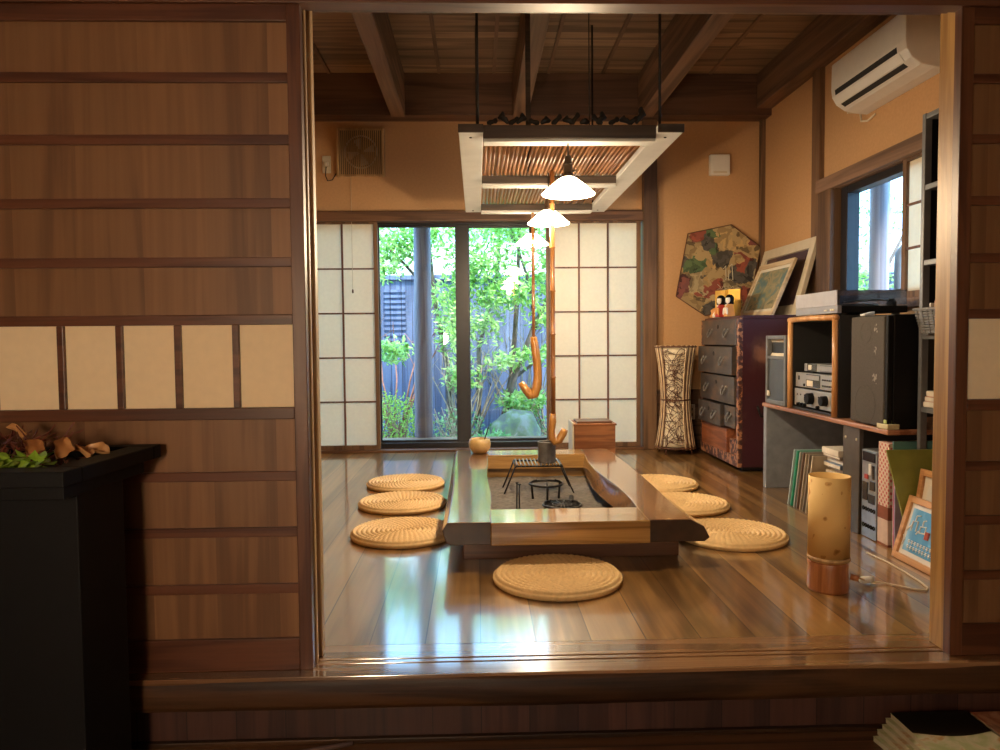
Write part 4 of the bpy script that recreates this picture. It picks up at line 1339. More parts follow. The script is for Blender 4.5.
# cane-edged cabinet with gear
cbn = thing('hifi_cabinet', 'open black cabinet edged in pale cane holding silver stereo units', 'cabinet', (1.9, 3.80, 0.508))
c2 = MB()
c2.box(1.725, 2.20, 3.53, 3.55, 0.509, 1.0)
c2.box(1.725, 2.20, 4.05, 4.07, 0.509, 1.0)
c2.box(1.725, 2.20, 3.55, 4.05, 0.978, 1.0)
c2.box(1.725, 2.20, 3.55, 4.05, 0.509, 0.522)
c2.box(2.18, 2.20, 3.55, 4.05, 0.52, 0.98)
c2.build('body', 'blackmat', cbn, 0.002)
for q in (((1.714, 3.545, 0.51), (1.714, 3.542, 0.75), (1.714, 3.545, 1.0)), ((1.714, 4.057, 0.51), (1.714, 4.06, 0.75), (1.714, 4.057, 1.0)),
          ((1.714, 3.53, 0.99), (1.714, 3.8, 0.994), (1.714, 4.07, 0.99))):
    MB().tube(q, 0.0145, 10).build('cane_edge', 'cane', cbn, 0, True)
box('hanging_flap', 'greyplastic', 1.95, 1.96, 3.75, 4.0, 0.72, 0.9, cbn)
def unit(name, label, z0, z1, y0, y1, x0, kind):
    u = thing(name, label, 'stereo unit', ((x0+2.05)/2, (y0+y1)/2, z0))
    box('case', 'greyplastic', x0+0.012, 2.05, y0+0.004, y1-0.004, z0+0.008, z1, u)
    fp_ = box('front_panel', 'hifi', x0, x0+0.014, y0, y1, z0+0.008, z1, u, 0.002)
    zc = (z0+z1)/2+0.004
    W = y1-y0
    def yy(f):   # f measured from the far end, as seen from the room
        return y1 - f*W
    if kind == 'tuner':
        box('display', 'lcd', x0-0.002, x0+0.002, yy(0.36), yy(0.10), zc-0.018, zc+0.020, fp_, 0)
        box('dial_window', 'cream', x0-0.003, x0+0.002, yy(0.22), yy(0.13), zc-0.012, zc+0.014, fp_, 0)
        for z in (zc-0.015, zc+0.015):
            box('key_strip', 'greyplastic', x0-0.002, x0+0.002, yy(0.92), yy(0.45), z-0.003, z+0.003, fp_, 0)
    elif kind == 'cd':
        box('display', 'lcd', x0-0.002, x0+0.002, yy(0.63), yy(0.29), zc-0.032, zc+0.034, fp_, 0)
        box('disc_tray', 'hifi', x0-0.004, x0+0.002, yy(0.62), yy(0.30), zc+0.006, zc+0.030, fp_, 0)
        box('disc_label', 'cream', x0-0.003, x0+0.002, yy(0.46), yy(0.31), zc-0.028, zc+0.002, fp_, 0)
        for i in range(5):
            for z in (zc-0.018, zc+0.012):
                box('key', 'lcd', x0-0.004, x0, yy(0.70+0.05*i)-0.006, yy(0.70+0.05*i)+0.006, z-0.004, z+0.004, fp_, 0)
        box('power_key', 'lcd', x0-0.004, x0, yy(0.10)-0.004, yy(0.10)+0.004, zc+0.0, zc+0.022, fp_, 0)
        MB().lathe([(0.0, -0.006), (0.007, -0.006), (0.008, 0.0)], (x0, yy(0.24), zc-0.025), 14, 'X').build('jack', 'lcd', fp_)
    else:
        for f, r in ((0.46, 0.030), (0.80, 0.026)):
            MB().lathe([(0.0, -0.032), (r*0.85, -0.032), (r*0.95, -0.028), (r, -0.002), (r, 0.0)], (x0, yy(f), zc+0.002), 28, 'X').build('knob', 'black', fp_, 0, False)
            MB().ring((x0, yy(f), zc+0.002), r*1.12, 0.003, 28, 6, 'X').build('knob_collar', 'steel', fp_, 0, True)
        for f in (0.14, 0.22, 0.30, 0.63):
            MB().lathe([(0.0, -0.016), (0.007, -0.016), (0.009, 0.0)], (x0, yy(f), zc-0.036), 14, 'X').build('small_knob', 'black', fp_)
        for f in (0.08, 0.17, 0.27, 0.62):
            box('indicator', 'lcd', x0-0.002, x0, yy(f)-0.004, yy(f)+0.004, zc+0.010, zc+0.018, fp_, 0)
        for y in (y0+0.05, y1-0.05):
            MB().lathe([(0.016, 0.0), (0.018, 0.01)], (x0+0.04, y, z0), 14).build('foot', 'black', u)
        return
    for y in (y0+0.05, y1-0.05):
        MB().lathe([(0.016, 0.0), (0.018, 0.009)], (x0+0.04, y, z0), 14).build('foot', 'black', u)
unit('amplifier', 'silver amplifier with two large black knobs, lowest in the cane-edged cabinet', 0.523, 0.622, 3.57, 4.035, 1.73, 'amp')
unit('cd_player', 'silver disc player with a dark display lying on the amplifier', 0.623, 0.707, 3.57, 4.035, 1.735, 'cd')
unit('radio_tuner', 'slim silver tuner on top of the disc player', 0.708, 0.756, 3.57, 3.985, 1.76, 'tuner')

# big speaker
bs = thing('large_speaker', 'tall black loudspeaker with brown cloth front standing on the near desk end', 'speaker', (1.9, 3.22, 0.508))
box('cabinet', 'black', 1.735, 1.87, 3.075, 3.385, 0.508, 0.99, bs, 0.004)
box('grille_cloth', 'grille', 1.708, 1.735, 3.10, 3.38, 0.515, 0.985, bs, 0.006)
box('baffle_edge', 'black', 1.712, 1.735, 3.078, 3.10, 0.515, 0.985, bs, 0.004)
mk = MB()
rw = random.Random(5)
for yc, zc, rr_ in ((3.165, 0.93, 0.02), (3.165, 0.835, 0.018), (3.165, 0.72, 0.026)):
    for k in range(12):
        a, q = rw.uniform(0, 6.28), rw.uniform(0.1, 1.0)
        mk.lathe([(0.0, -0.0014), (rr_*rw.uniform(0.08, 0.28), -0.001), (0.0, 0.0)], (1.708, yc+rr_*0.8*q*math.cos(a), zc+rr_*q*math.sin(a)), 7, 'X')
mk.build('worn_spot', solid('bare cloth', (0.24, 0.22, 0.195), 0.8), bs)
cn = MB()
for zc, rr_ in ((0.915, 0.045), (0.60, 0.085)):
    cn.ring((1.7085, 3.25, zc), rr_, 0.0016, 32, 6, 'X')
cn.build('driver_ring', 'grille', bs, 0, True)
sn_ = thing('paper_slips', 'little block of pale green paper slips on the desk edge before the large speaker', 'note block', (1.72, 3.14, 0.508))
box('lower_block', solid('cream slips', (0.55, 0.5, 0.32)), 1.707, 1.76, 3.125-0.06, 3.16-0.06+0.05, 0.508, 0.53, sn_)
box('upper_block', solid('green slips', (0.34, 0.42, 0.13)), 1.71, 1.76, 3.08, 3.145, 0.531, 0.548, sn_)

# turntable on top
tt = thing('record_turntable', 'silver-fronted turntable under a clear lid atop the cane-edged cabinet', 'turntable', (1.88, 3.76, 1.0))
box('base', 'black', 1.735, 2.06, 3.535, 3.99, 1.012, 1.045, tt, 0.004)
box('front_panel', plain('grey silver front', (0.27, 0.27, 0.29), 0.35, 0.3, vary=0.06), 1.715, 1.737, 3.53, 3.995, 1.010, 1.048, tt, 0.003)
for x in (1.77, 2.02):
    for y in (3.57, 3.95):
        MB().lathe([(0.018, 0.0), (0.02, 0.012)], (x, y, 1.0005), 16).build('foot', 'blackmat', tt)
MB().lathe([(0.0, 0.0), (0.14, 0.0), (0.145, 0.006), (0.14, 0.014), (0.0, 0.014)], (1.89, 3.78, 1.0455), 48).build('platter', 'greyplastic', tt, 0, False)
MB().tube([(2.0, 3.57, 1.072), (1.93, 3.57, 1.075), (1.84, 3.60, 1.070), (1.80, 3.64, 1.066)], 0.0045, 8).build('tonearm', 'steel', tt, 0, True)
MB().lathe([(0.022, 0.0), (0.022, 0.02), (0.014, 0.03), (0.014, 0.034)], (2.0, 3.57, 1.045), 20).build('tonearm_base', 'blackmat', tt)
for i in range(2):
    box('key', 'cream', 1.711, 1.716, 3.56+0.022*i, 3.574+0.022*i, 1.022, 1.032, tt, 0)
box('start_lever', 'cream', 1.711, 1.716, 3.63, 3.66, 1.023, 1.030, tt, 0)
ld = MB()
ld.box(1.718, 2.055, 3.535, 3.537, 1.05, 1.118)
ld.box(1.718, 2.055, 3.988, 3.990, 1.05, 1.118)
ld.box(2.053, 2.055, 3.537, 3.988, 1.05, 1.118)
ld.box(1.718, 2.055, 3.535, 3.990, 1.118, 1.120)
ld.build('dust_cover', 'acrylic', tt)
MB().box(1.714, 1.718, 3.533, 3.992, 1.048, 1.120).build('cover_front', plain('cover front with reflection', (0.36, 0.36, 0.40), 0.25, vary=0.05), tt)  # grey tone stands for the reflection on the clear lid
tag(MB().hexa([(1.74+0.05*a, 3.32+0.045*b+0.01*a, 0.9905+0.02*c*(0.4+a*0.6)) for a in (0, 1) for b in (0, 1) for c in (0, 1)]).build('paper_scrap', 'white', None, 0.002), 'folded white paper scrap lying on top of the large speaker', 'paper')

# ------------------------------------------------------------------ steel shelf by the opening
sf = thing('steel_shelf', 'tall grey steel shelf with black back standing by the opening post', 'shelf', (2.07, 2.7, 0))
for x in (1.825, 2.25):
    for y in (2.25, 3.03):
        box('post', 'shelf_grey', x, x+0.03, y, y+0.022, 0.0, 1.80, sf)
box('back_panel', 'blackmat', 2.25, 2.256, 2.272, 3.03, 0.55, 1.79, sf, 0)
box('side_panel', 'black', 1.855, 2.25, 3.035, 3.045, 0.9, 1.79, sf, 0)
for z in (0.585, 0.885, 1.185, 1.49, 1.775):
    box('shelf_board', 'shelf_grey', 1.828, 2.25, 2.272, 3.03, z, z+0.022, sf, 0.002)
bk = thing('wire_basket', 'grey slatted plastic basket of papers on the steel shelf beside the large speaker', 'basket', (1.95, 2.88, 0.925))
b_ = MB()
for k in range(9):
    z = 0.9135 + 0.0105*k
    q = 0.002*k
    b_.box(1.80-q, 2.0, 2.72-q, 2.724-q, z, z+0.007)
    b_.box(1.80-q, 2.0, 3.0+q, 3.004+q, z, z+0.007)
    b_.box(1.80-q, 1.804-q, 2.72-q, 3.004+q, z, z+0.007)
for y in [2.73+0.033*i for i in range(9)]:
    b_.hexa([(1.7995 - 0.018*c + 0.004*a, y+0.006*b, 0.9095+0.095*c) for a in (0, 1) for b in (0, 1) for c in (0, 1)])
b_.box(1.78, 2.0, 2.70, 3.022, 1.003, 1.011)
b_.build('lattice', 'greyplastic', bk)
box('bottom', 'greyplastic', 1.801, 2.0, 2.72, 3.004, 0.9075, 0.9135, bk)
for i in range(7):
    y = 2.74 + 0.036*i
    col = ((0.6, 0.55, 0.45), (0.35, 0.2, 0.12), (0.62, 0.6, 0.56), (0.2, 0.12, 0.08), (0.55, 0.5, 0.42), (0.5, 0.3, 0.2), (0.65, 0.62, 0.55))[i]
    o = box('paper_folder', solid('folder tone %d' % i, col), 1.815, 1.98, y, y+0.008+0.002*(i % 3), 0.914, 1.03+0.004*(i % 3), None, 0.001)
    tag(o, 'thin paper folder standing upright in the grey slatted basket', 'folder', 'folders in the slatted basket')
for i, (col, lab) in enumerate((((0.6, 0.56, 0.5), 'thick white book lying lowest on the steel shelf board'), ((0.5, 0.25, 0.18), 'red-edged book lying in the middle of the three shelf books'), ((0.62, 0.6, 0.55), 'thin pale booklet lying uppermost of the three shelf books'))):
    z = 0.6075 + 0.022*i
    t = thing('shelf_book', lab, 'book', (1.98, 2.90, z))
    w0 = 2.78 + 0.01*i
    box('cover', solid('book cover %d' % i, col), 1.832+0.006*i, 2.06, w0, 3.02, z, z+0.022, t, 0.001)
    box('pages', solid('page white', (0.66, 0.62, 0.54)), 1.829+0.006*i, 1.8325+0.006*i, w0+0.003, 3.017, z+0.003, z+0.019, t, 0)
dsk = thing('shelf_speaker', 'small black speaker with a shiny dome on the upper steel shelf', 'speaker', (1.99, 2.9, 1.537))
box('cabinet', 'blackmat', 1.86, 2.02, 2.84, 3.0, 1.513, 1.735, dsk, 0.006)
MB().lathe([(0.0, -0.018), (0.018, -0.012), (0.024, 0.0)], (1.86, 2.93, 1.655), 20, 'X').build('dome', 'steel', dsk, 0, True)
MB().ring((1.86, 2.92, 1.585), 0.045, 0.004, 28, 6, 'X').build('cone_ring', 'greyplastic', dsk, 0, True)

# ------------------------------------------------------------------ records, books and frames on the floor
def panel_lean(name, label, cat, y, t_, x0, x1, hgt, lean, mat, group=None, z=0.0):
    """upright sleeve, thickness along Y, leaning towards +Y by lean at the top"""
    o = MB().hexa([(x, y + t_*b + lean*c, z + hgt*c) for x in (x0, x1) for b in (0, 1) for c in (0, 1)]).build(name, mat, None, 0.001)
    return tag(o, label, cat, group)
recs = [((0.35, 0.45, 0.47), 'pale blue', 0.0), ((0.03, 0.32, 0.19), 'bright green', 0.0), ((0.30, 0.33, 0.30), 'grey green', 0), ((0.16, 0.10, 0.07), 'dark brown', 0), ((0.36, 0.30, 0.22), 'tan', 0), ((0.22, 0.18, 0.14), 'umber', 0), ((0.42, 0.36, 0.26), 'sandy', 0)]
for i, (col, nm, _) in enumerate(recs):
    y = 3.875 - 0.036*i
    lean = -0.13 + 0.016*i
    o = MB().hexa([(x, y + 0.012*b + 0.075*(1-c) - 0.02*c*0, 0.305*c) for x in (1.665, 1.965) for b in (0, 1) for c in (0, 1)]).build('record_sleeve', solid('sleeve ' + nm, col, 0.4), None, 0.001)
    tag(o, nm + ' record sleeve leaning with others on the floor under the desk', 'record', 'records leaning under the desk')
bk_cols = [((0.5, 0.42, 0.3), 'tan'), ((0.55, 0.55, 0.52), 'white'), ((0.16, 0.22, 0.33), 'blue'), ((0.56, 0.5, 0.42), 'cream'), ((0.2, 0.16, 0.13), 'dark'), ((0.6, 0.57, 0.5), 'ivory')]
z = 0.0
pr = thing('magazine_crate', 'low dark crate under the desk carrying a pile of books', 'crate', (1.85, 3.57, 0))
box('body', 'blackmat', 1.75, 2.05, 3.49, 3.585, 0.0, 0.20, pr)
box('lid', 'blackmat', 1.745, 2.055, 3.486, 3.588, 0.20, 0.212, pr)
z = 0.2125
for i, (col, nm) in enumerate(bk_cols):
    hh = (0.03, 0.018, 0.022, 0.026, 0.014, 0.03)[i]
    dx = (0.0, 0.012, -0.01, 0.008, -0.012, -0.02)[i]
    t = thing('piled_book', nm + ' book in the flat pile under the desk behind the leaning records', 'book', (1.85, 3.60, z), 'books piled under the desk')
    box('cover', solid('pile ' + nm, col), 1.73+dx, 1.97+dx, 3.49, 3.66, z, z+hh, t, 0.001)
    box('pages', solid('page white', (0.66, 0.62, 0.54)), 1.7285+dx, 1.7305+dx, 3.493, 3.657, z+0.003, z+hh-0.003, t, 0)
    z += hh + 0.0005

pcx = thing('computer_tower', 'silver device chassis with ports standing upright on the floor beside the cabinet', 'device', (1.9, 3.250, 0))
box('case', 'greyplastic', 1.74, 2.1, 3.185, 3.315, 0.0, 0.395, pcx)
box('back_plate', plain('zinc plate', (0.30, 0.34, 0.40), 0.3, 0.5, vary=0.2), 1.732, 1.741, 3.187, 3.313, 0.003, 0.392, pcx, 0.001)
for i in range(2):
    for k in range(5):
        MB().ring((1.731, 3.205+0.022*k, 0.055+0.075*i), 0.007, 0.003, 12, 6, 'X').build('jack', 'black', pcx)
pb = MB()
for (ya_, yb_, za_, zb_) in ((3.200, 3.250, 0.16, 0.20), (3.260, 3.300, 0.17, 0.25), (3.200, 3.240, 0.22, 0.26), (3.200, 3.300, 0.345, 0.385), (3.205, 3.220, 0.27, 0.33)):
    pb.box(1.728, 1.7325, ya_, yb_, za_, zb_)
pb.build('port_block', 'lcd', pcx)
box('label_plate', 'white', 1.728, 1.7325, 3.230, 3.250, 0.285, 0.335, pcx, 0)
box('red_label', solid('red label', (0.4, 0.05, 0.04)), 1.728, 1.7325, 3.255, 3.285, 0.265, 0.285, pcx, 0)

bn = thing('patterned_binder', 'white binder with red dots and a brown band standing beside the device', 'binder', (1.9, 3.07, 0))
def dots(name):
    mt, nt, b = new_mat(name)
    tc = N(nt, 'ShaderNodeTexCoord')
    mp = N(nt, 'ShaderNodeMapping')
    mp.inputs['Scale'].default_value = (52, 52, 52)
    mp.inputs['Rotation'].default_value = (0, 0, math.radians(45))
    sp = N(nt, 'ShaderNodeSeparateXYZ')
    nt.links.new(tc.outputs['Object'], sp.inputs[0])
    su = N(nt, 'ShaderNodeMath', operation='ADD')
    nt.links.new(sp.outputs['X'], su.inputs[0])
    nt.links.new(sp.outputs['Y'], su.inputs[1])
    cx_ = N(nt, 'ShaderNodeCombineXYZ')
    nt.links.new(su.outputs[0], cx_.inputs['X'])
    nt.links.new(sp.outputs['Z'], cx_.inputs['Y'])
    nt.links.new(cx_.outputs[0], mp.inputs[0])
    vo = N(nt, 'ShaderNodeTexVoronoi', voronoi_dimensions='2D')
    vo.inputs['Scale'].default_value = 1.0
    vo.inputs['Randomness'].default_value = 0.0
    nt.links.new(mp.outputs[0], vo.inputs['Vector'])
    r = ramp(nt, ((0.0, (0.45, 0.10, 0.10)), (0.33, (0.62, 0.52, 0.42))), vo.outputs['Distance'])
    r.color_ramp.interpolation = 'CONSTANT'
    nt.links.new(r.outputs[0], b.inputs['Base Color'])
    b.inputs['Roughness'].default_value = 0.5
    return mt
box('cover', dots('red dotted paper'), 1.735, 2.05, 3.10, 3.182, 0.17, 0.445, bn, 0.002)
box('band', solid('brown band', (0.20, 0.06, 0.03)), 1.7345, 2.05, 3.0995, 3.1825, 0.115, 0.17, bn, 0.001)
box('lower_cover', solid('binder cream', (0.58, 0.45, 0.38)), 1.735, 2.05, 3.10, 3.182, 0.01, 0.115, bn, 0.001)
box('base_band', solid('brown band', (0.20, 0.06, 0.03)), 1.7345, 2.05, 3.0995, 3.1825, 0.0, 0.01, bn, 0)

def sleeve(nm, col, y, lean, hgt, x0, x1, lab, cat='record', t_=0.008):
    o = MB().hexa([(x, y + t_*b + lean*c, hgt*c) for x in (x0, x1) for b in (0, 1) for c in (0, 1)]).build('album_sleeve', solid('album ' + nm, col, 0.4), None, 0.001)
    tag(o, lab, cat)
sleeve('teal', (0.10, 0.24, 0.24), 3.086, 0.005, 0.455, 1.75, 2.08, 'dark teal album standing directly behind the leaning olive album')
sleeve('cream', (0.6, 0.52, 0.36), 3.074, 0.005, 0.40, 1.745, 2.06, 'cream album standing against the red dotted binder')
sleeve('pink', (0.50, 0.16, 0.28), 3.062, 0.006, 0.30, 1.74, 2.05, 'narrow pink album between the cream and lilac albums')
sleeve('lilac', (0.32, 0.26, 0.40), 3.052, 0.007, 0.31, 1.74, 2.05, 'lilac album between the pink and olive albums')
tag(MB().hexa([(x - 0.085*c, 2.965 + 0.008*b + 0.055*c, 0.43*c) for x in (1.765, 2.06) for b in (0, 1) for c in (0, 1)]).build('album_sleeve', solid('album olive', (0.24, 0.27, 0.055), 0.4), None, 0.001), 'large olive green album leaning askew on the dotted binder', 'record')
for i, (nm, col) in enumerate((('red', (0.45, 0.07, 0.04)), ('buff', (0.55, 0.48, 0.34)), ('ivory', (0.6, 0.57, 0.47)), ('grey', (0.33, 0.30, 0.27)), ('black', (0.05, 0.045, 0.045)))):
    sleeve(nm, col, 2.93-0.022*i, 0.012, 0.455-0.004*i, 1.862, 2.15, nm + ' album in the upright row behind the wooden picture frames', t_=0.012)

t, P, Wd, L = leaning('framed_poster', 'orange wood frame with a blue seaside poster leaning on the floor by the post', 2.62, 2.985, 1.685, 0.002, 1.758, 0.252, 0.026, ('frame_orange', 'white'), 'art_sea', 0.018, mat_w=0.018)
mk = MB()
rp2 = random.Random(4)
def stk(q, r=0.0025):
    mk.tube([P(a, b, -0.008) for a, b in q], r, 5)
# white lettering-like strokes on the poster, drawn small as in the picture
for row, (b0, a0, a1) in enumerate(((0.075, 0.13, 0.30), (0.054, 0.13, 0.30))):
    a = a0
    while a < a1:
        hgt = 0.014
        stk([(a, b0), (a, b0+hgt)], 0.002)
        stk([(a-0.006, b0+hgt*0.5), (a+0.007, b0+hgt*0.55)], 0.0018)
        stk([(a-0.005, b0+hgt), (a+0.006, b0+hgt)], 0.0018)
        a += 0.02
stk([(0.245, 0.13), (0.245, 0.155), (0.21, 0.16), (0.21, 0.135), (0.245, 0.13)], 0.003)
stk([(0.235, 0.16), (0.235, 0.18), (0.22, 0.185)], 0.003)
stk([(0.25, 0.135), (0.262, 0.12)], 0.003)
for q in ([(0.30, 0.125), (0.30, 0.165), (0.268, 0.17), (0.268, 0.13)], [(0.285, 0.168), (0.285, 0.19), (0.262, 0.195)], [(0.30, 0.15), (0.315, 0.135), (0.325, 0.12)], [(0.33, 0.06), (0.32, 0.085), (0.335, 0.10)], [(0.06, 0.20), (0.20, 0.235)], [(0.06, 0.225), (0.12, 0.24)]):
    stk(q, 0.003)
mk.build('lettering', 'white', t)
MB().tube([P(0.19, 0.115, -0.008), P(0.19, 0.145, -0.008)], 0.012, 6).build('red_mark', solid('poster red', (0.45, 0.10, 0.08)), t)
leaning('framed_poster', 'taller orange wood frame with a pale print behind the blue poster frame', 2.60, 2.98, 1.745, 0.002, 1.80, 0.36, 0.026, ('frame_orange', 'matboard'), 'art_pale', 0.018, mat_w=0.03)

# paper cylinder lamp
fl = thing('paper_lamp', 'cylindrical flecked paper lamp on a sawn log base standing on the floor', 'lamp', (1.243, 2.60, 0))
cx, cy = 1.243, 2.60
MB().lathe([(0.068, 0.0), (0.070, 0.01), (0.068, 0.085), (0.070, 0.10), (0.066, 0.108)], (cx, cy, 0), 36, fn=lambda a, z: 1 + 0.02*math.sin(3*a) + 0.012*math.sin(7*a+1)).build('log_base', 'stump', fl, 0, True)
MB().lathe([(0.070, 0.108), (0.070, 0.408), (0.0675, 0.408), (0.0675, 0.112)], (cx, cy, 0), 48, closed=True).build('paper_shade', 'washi', fl, 0, True)
MB().lathe([(0.0717, 0.110), (0.0717, 0.124), (0.070, 0.124), (0.070, 0.110)], (cx, cy, 0), 48, closed=True).build('shade_band', 'pale_edge', fl, 0, True)
MB().tube([(cx+0.055, cy-0.05, 0.06), (cx+0.078, cy-0.06, 0.055)], 0.011, 10).build('cord_outlet', 'stump', fl, 0, True)
MB().tube([(cx+0.075, cy-0.058, 0.055), (cx+0.10, cy-0.02, 0.045), (cx+0.155, cy+0.04, 0.014), (cx+0.22, cy+0.035, 0.006), (cx+0.29, cy-0.03, 0.004), (cx+0.325, cy-0.05, 0.004), (cx+0.35, cy-0.02, 0.004), (cx+0.362, cy+0.05, 0.004), (cx+0.37, cy+0.15, 0.004), (cx+0.375, cy+0.28, 0.004), (cx+0.36, cy+0.42, 0.004)], 0.0035, 8).build('power_cord', 'cord', fl, 0, True)
MB().lathe([(0.0, -0.026), (0.010, -0.024), (0.013, -0.01), (0.013, 0.01), (0.010, 0.024), (0.0, 0.026)], (cx+0.16, cy+0.04, 0.0175), 14, 'X').build('cord_switch', 'white', fl, 0, True)

# ------------------------------------------------------------------ hall: planter, magazines, rod
pln = thing('black_planter', 'tall black lacquered stand with a tray rim on top in front of the board door', 'planter', (-1.2, 1.79, -0.21))
tb = MB()
tb.hexa([(x, y, z) for x, y in ((-1.6, 1.68), (-1.6, 1.88), (-0.892, 1.68), (-0.884, 1.88)) for z in (-0.21, 0.565)])
tb.build('body', 'black', pln, 0.003)
nb = MB()
nb.hexa([(x, y, z) for x, y in ((-1.66, 1.615), (-1.66, 1.95), (-0.885, 1.615), (-0.862, 1.95)) for z in (0.565, 0.598)])
nb.build('neck', 'black', pln, 0.002)
rm = MB()
rm.hexa([(x, y, z) for x, y in ((-1.72, 1.58), (-1.72, 1.645), (-0.866, 1.58), (-0.861, 1.645)) for z in (0.598, 0.632)])
rm.hexa([(x, y, z) for x, y in ((-1.72, 1.955), (-1.72, 1.995), (-0.839, 1.955), (-0.836, 1.995)) for z in (0.598, 0.632)])
rm.hexa([(x, y, z) for x, y in ((-0.925, 1.645), (-0.905, 1.955), (-0.861, 1.645), (-0.839, 1.955)) for z in (0.598, 0.632)])
rm.box(-1.72, -1.62, 1.645, 1.955, 0.598, 0.632)
rm.build('tray_rim', 'black', pln, 0.003)
box('tray_bottom', 'black', -1.62, -0.925, 1.645, 1.955, 0.598, 0.606, pln, 0)
r4 = random.Random(21)
lf = MB()
for k in range(200):
    lf.leaf((r4.uniform(-1.5, -0.97), r4.uniform(1.655, 1.73), 0.618 + r4.uniform(0, 0.032)), 0.045, r4, 0.6, 0.6)
o = lf.build('lime_leaves', 'salad', None)
tag(o, 'loose bed of lime green leaves along the front of the black planter tray', 'leaves', None, 'stuff')
rt_ = MB()
for k in range(420):
    c0 = (r4.uniform(-1.5, -0.98), r4.uniform(1.76, 1.9), 0.612 + r4.uniform(0, 0.07))
    rt_.leaf(c0, 0.035, r4, 0.3, 0.3)
o = rt_.build('dried_flowers', 'redtwig', None)
tag(o, 'tangle of dark red dried flowers behind the lime leaves in the planter tray', 'dried flowers', None, 'stuff')
def dry(x, y, z, s, seed, lab, rot):
    q = random.Random(seed)
    mb = MB()
    def fn(u, v):
        a = (u-0.5)*2
        wd = math.sin(math.pi*min(max(v, 0.0), 1.0))**0.7*(0.38 + 0.06*math.sin(v*14))
        p = Vector((a*wd*s, (v-0.5)*s, 0.25*s*a*a + 0.15*s*math.sin(v*3) + 0.02*s*math.sin(9*v+5*u)))
        p.rotate(Euler(rot))
        return (x+p.x, y+p.y, z+p.z)
    mb.grid(fn, 8, 14)
    tag(mb.build('dry_leaf', 'dryleaf', None, 0, True), lab, 'leaf')
dry(-0.965, 1.75, 0.655, 0.055, 1, 'curled orange dry leaf standing upright among dark red dried flowers', (1.1, 0.5, 0.7))
dry(-0.945, 1.80, 0.632, 0.06, 2, 'curled tan dry leaf by the tray corner, first from the orange leaf', (0.3, 0.3, 1.2))
dry(-0.925, 1.84, 0.628, 0.06, 3, 'crumpled tan dry leaf at the end of the planter tray contents', (0.2, -0.3, 1.5))
dry(-1.12, 1.84, 0.675, 0.06, 4, 'orange dry leaf among dried flowers at the far end of the planter tray', (0.9, 0.2, 2.0))
dry(-1.02, 1.74, 0.655, 0.05, 6, 'brown dry leaf curled over the lime leaves in the planter', (0.7, 0.6, 0.3))
sg = MB()
for k in range(10):
    x = r4.uniform(-1.2, -0.97)
    y = r4.uniform(1.78, 1.9)
    sg.tube([(x, y, 0.608), (x+r4.uniform(-.03, .03), y+r4.uniform(-.02, .02), 0.65), (x+r4.uniform(-.06, .06), y, 0.68+r4.uniform(0, .035))], 0.0014, 5)
tag(sg.build('thin_twigs', 'redtwig', None), 'fine wiry twigs rising from the dried flowers in the planter tray', 'twigs', None, 'stuff')

# magazines
M['mag_cover'] = patches('green white cover print', ((0.0, (0.16, 0.22, 0.06)), (0.42, (0.40, 0.42, 0.22)), (0.55, (0.55, 0.50, 0.36)), (0.66, (0.45, 0.24, 0.07))), 14, 0.35, 4, 1.2, sharp=False)
M['mag_red'] = patches('rust cover print', ((0.0, (0.14, 0.04, 0.02)), (0.45, (0.30, 0.10, 0.05)), (0.56, (0.5, 0.28, 0.16)), (0.66, (0.12, 0.05, 0.04))), 12, 0.35, 4, 1.2, sharp=False)
M['mag_dark'] = plain('black cover print', (0.012, 0.010, 0.008), 0.3, vary=0.4)
def magazine(x0, y1, z0, th, dx, name_label, cover, dark=True, group=None, rot=0.0):
    t = thing('magazine', name_label, 'magazine', (x0+0.1, y1-0.14, z0), group)
    box('page_block', solid('magazine pages', (0.50, 0.44, 0.30)), x0, x0+0.21, y1-0.29, y1, z0, z0+th*0.9, t, 0.0008)
    c = box('cover', cover, x0-0.001, x0+0.211, y1-0.291, y1+0.001, z0+th*0.9, z0+th, t, 0.0005)
    if dark:
        MB().grid(lambda u, v: (x0+0.212*u-0.001, y1+0.001-(0.105+0.022*math.sin(math.pi*u))*v, z0+th+0.0006), 12, 2).build('cover_band', 'mag_dark', t)
    t.rotation_euler = (0, 0, rot)
    return t
labs = ['magazine with fanned pages lying lowest in the pile by the step riser', 'magazine lying second from the floor in the pile by the step riser', 'magazine lying third from the floor in the pile by the step riser',
        'magazine lying just beneath the green and white top issue', 'top magazine of the pile with a black band and green-white cover']
for i in range(5):
    magazine(1.088+0.010*i, 1.985+0.004*(i % 2), -0.2095+0.0145*i, 0.014, 0, labs[i], 'mag_cover', i == 4, rot=(0.10, 0.06, 0.04, 0.02, 0.0)[i])
labs2 = ['rust-red magazine lying lowest in the second pile at the wall corner', 'rust-red magazine lying in the middle of the second pile', 'rust-red magazine lying uppermost of the second pile beside the green one']
for i in range(3):
    magazine(1.352, 1.985, -0.2095+0.0235*i, 0.0225, 0, labs2[i], 'mag_red', False)
tag(MB().tube([(-0.56, 1.955, -0.202), (-0.352, 2.016, -0.202)], 0.006, 10).build('metal_rod', plain('pinkish steel', (0.42, 0.30, 0.30), 0.3, 0.8), None, 0, True), 'thin shiny metal rod lying on the hall floor against the step', 'rod')

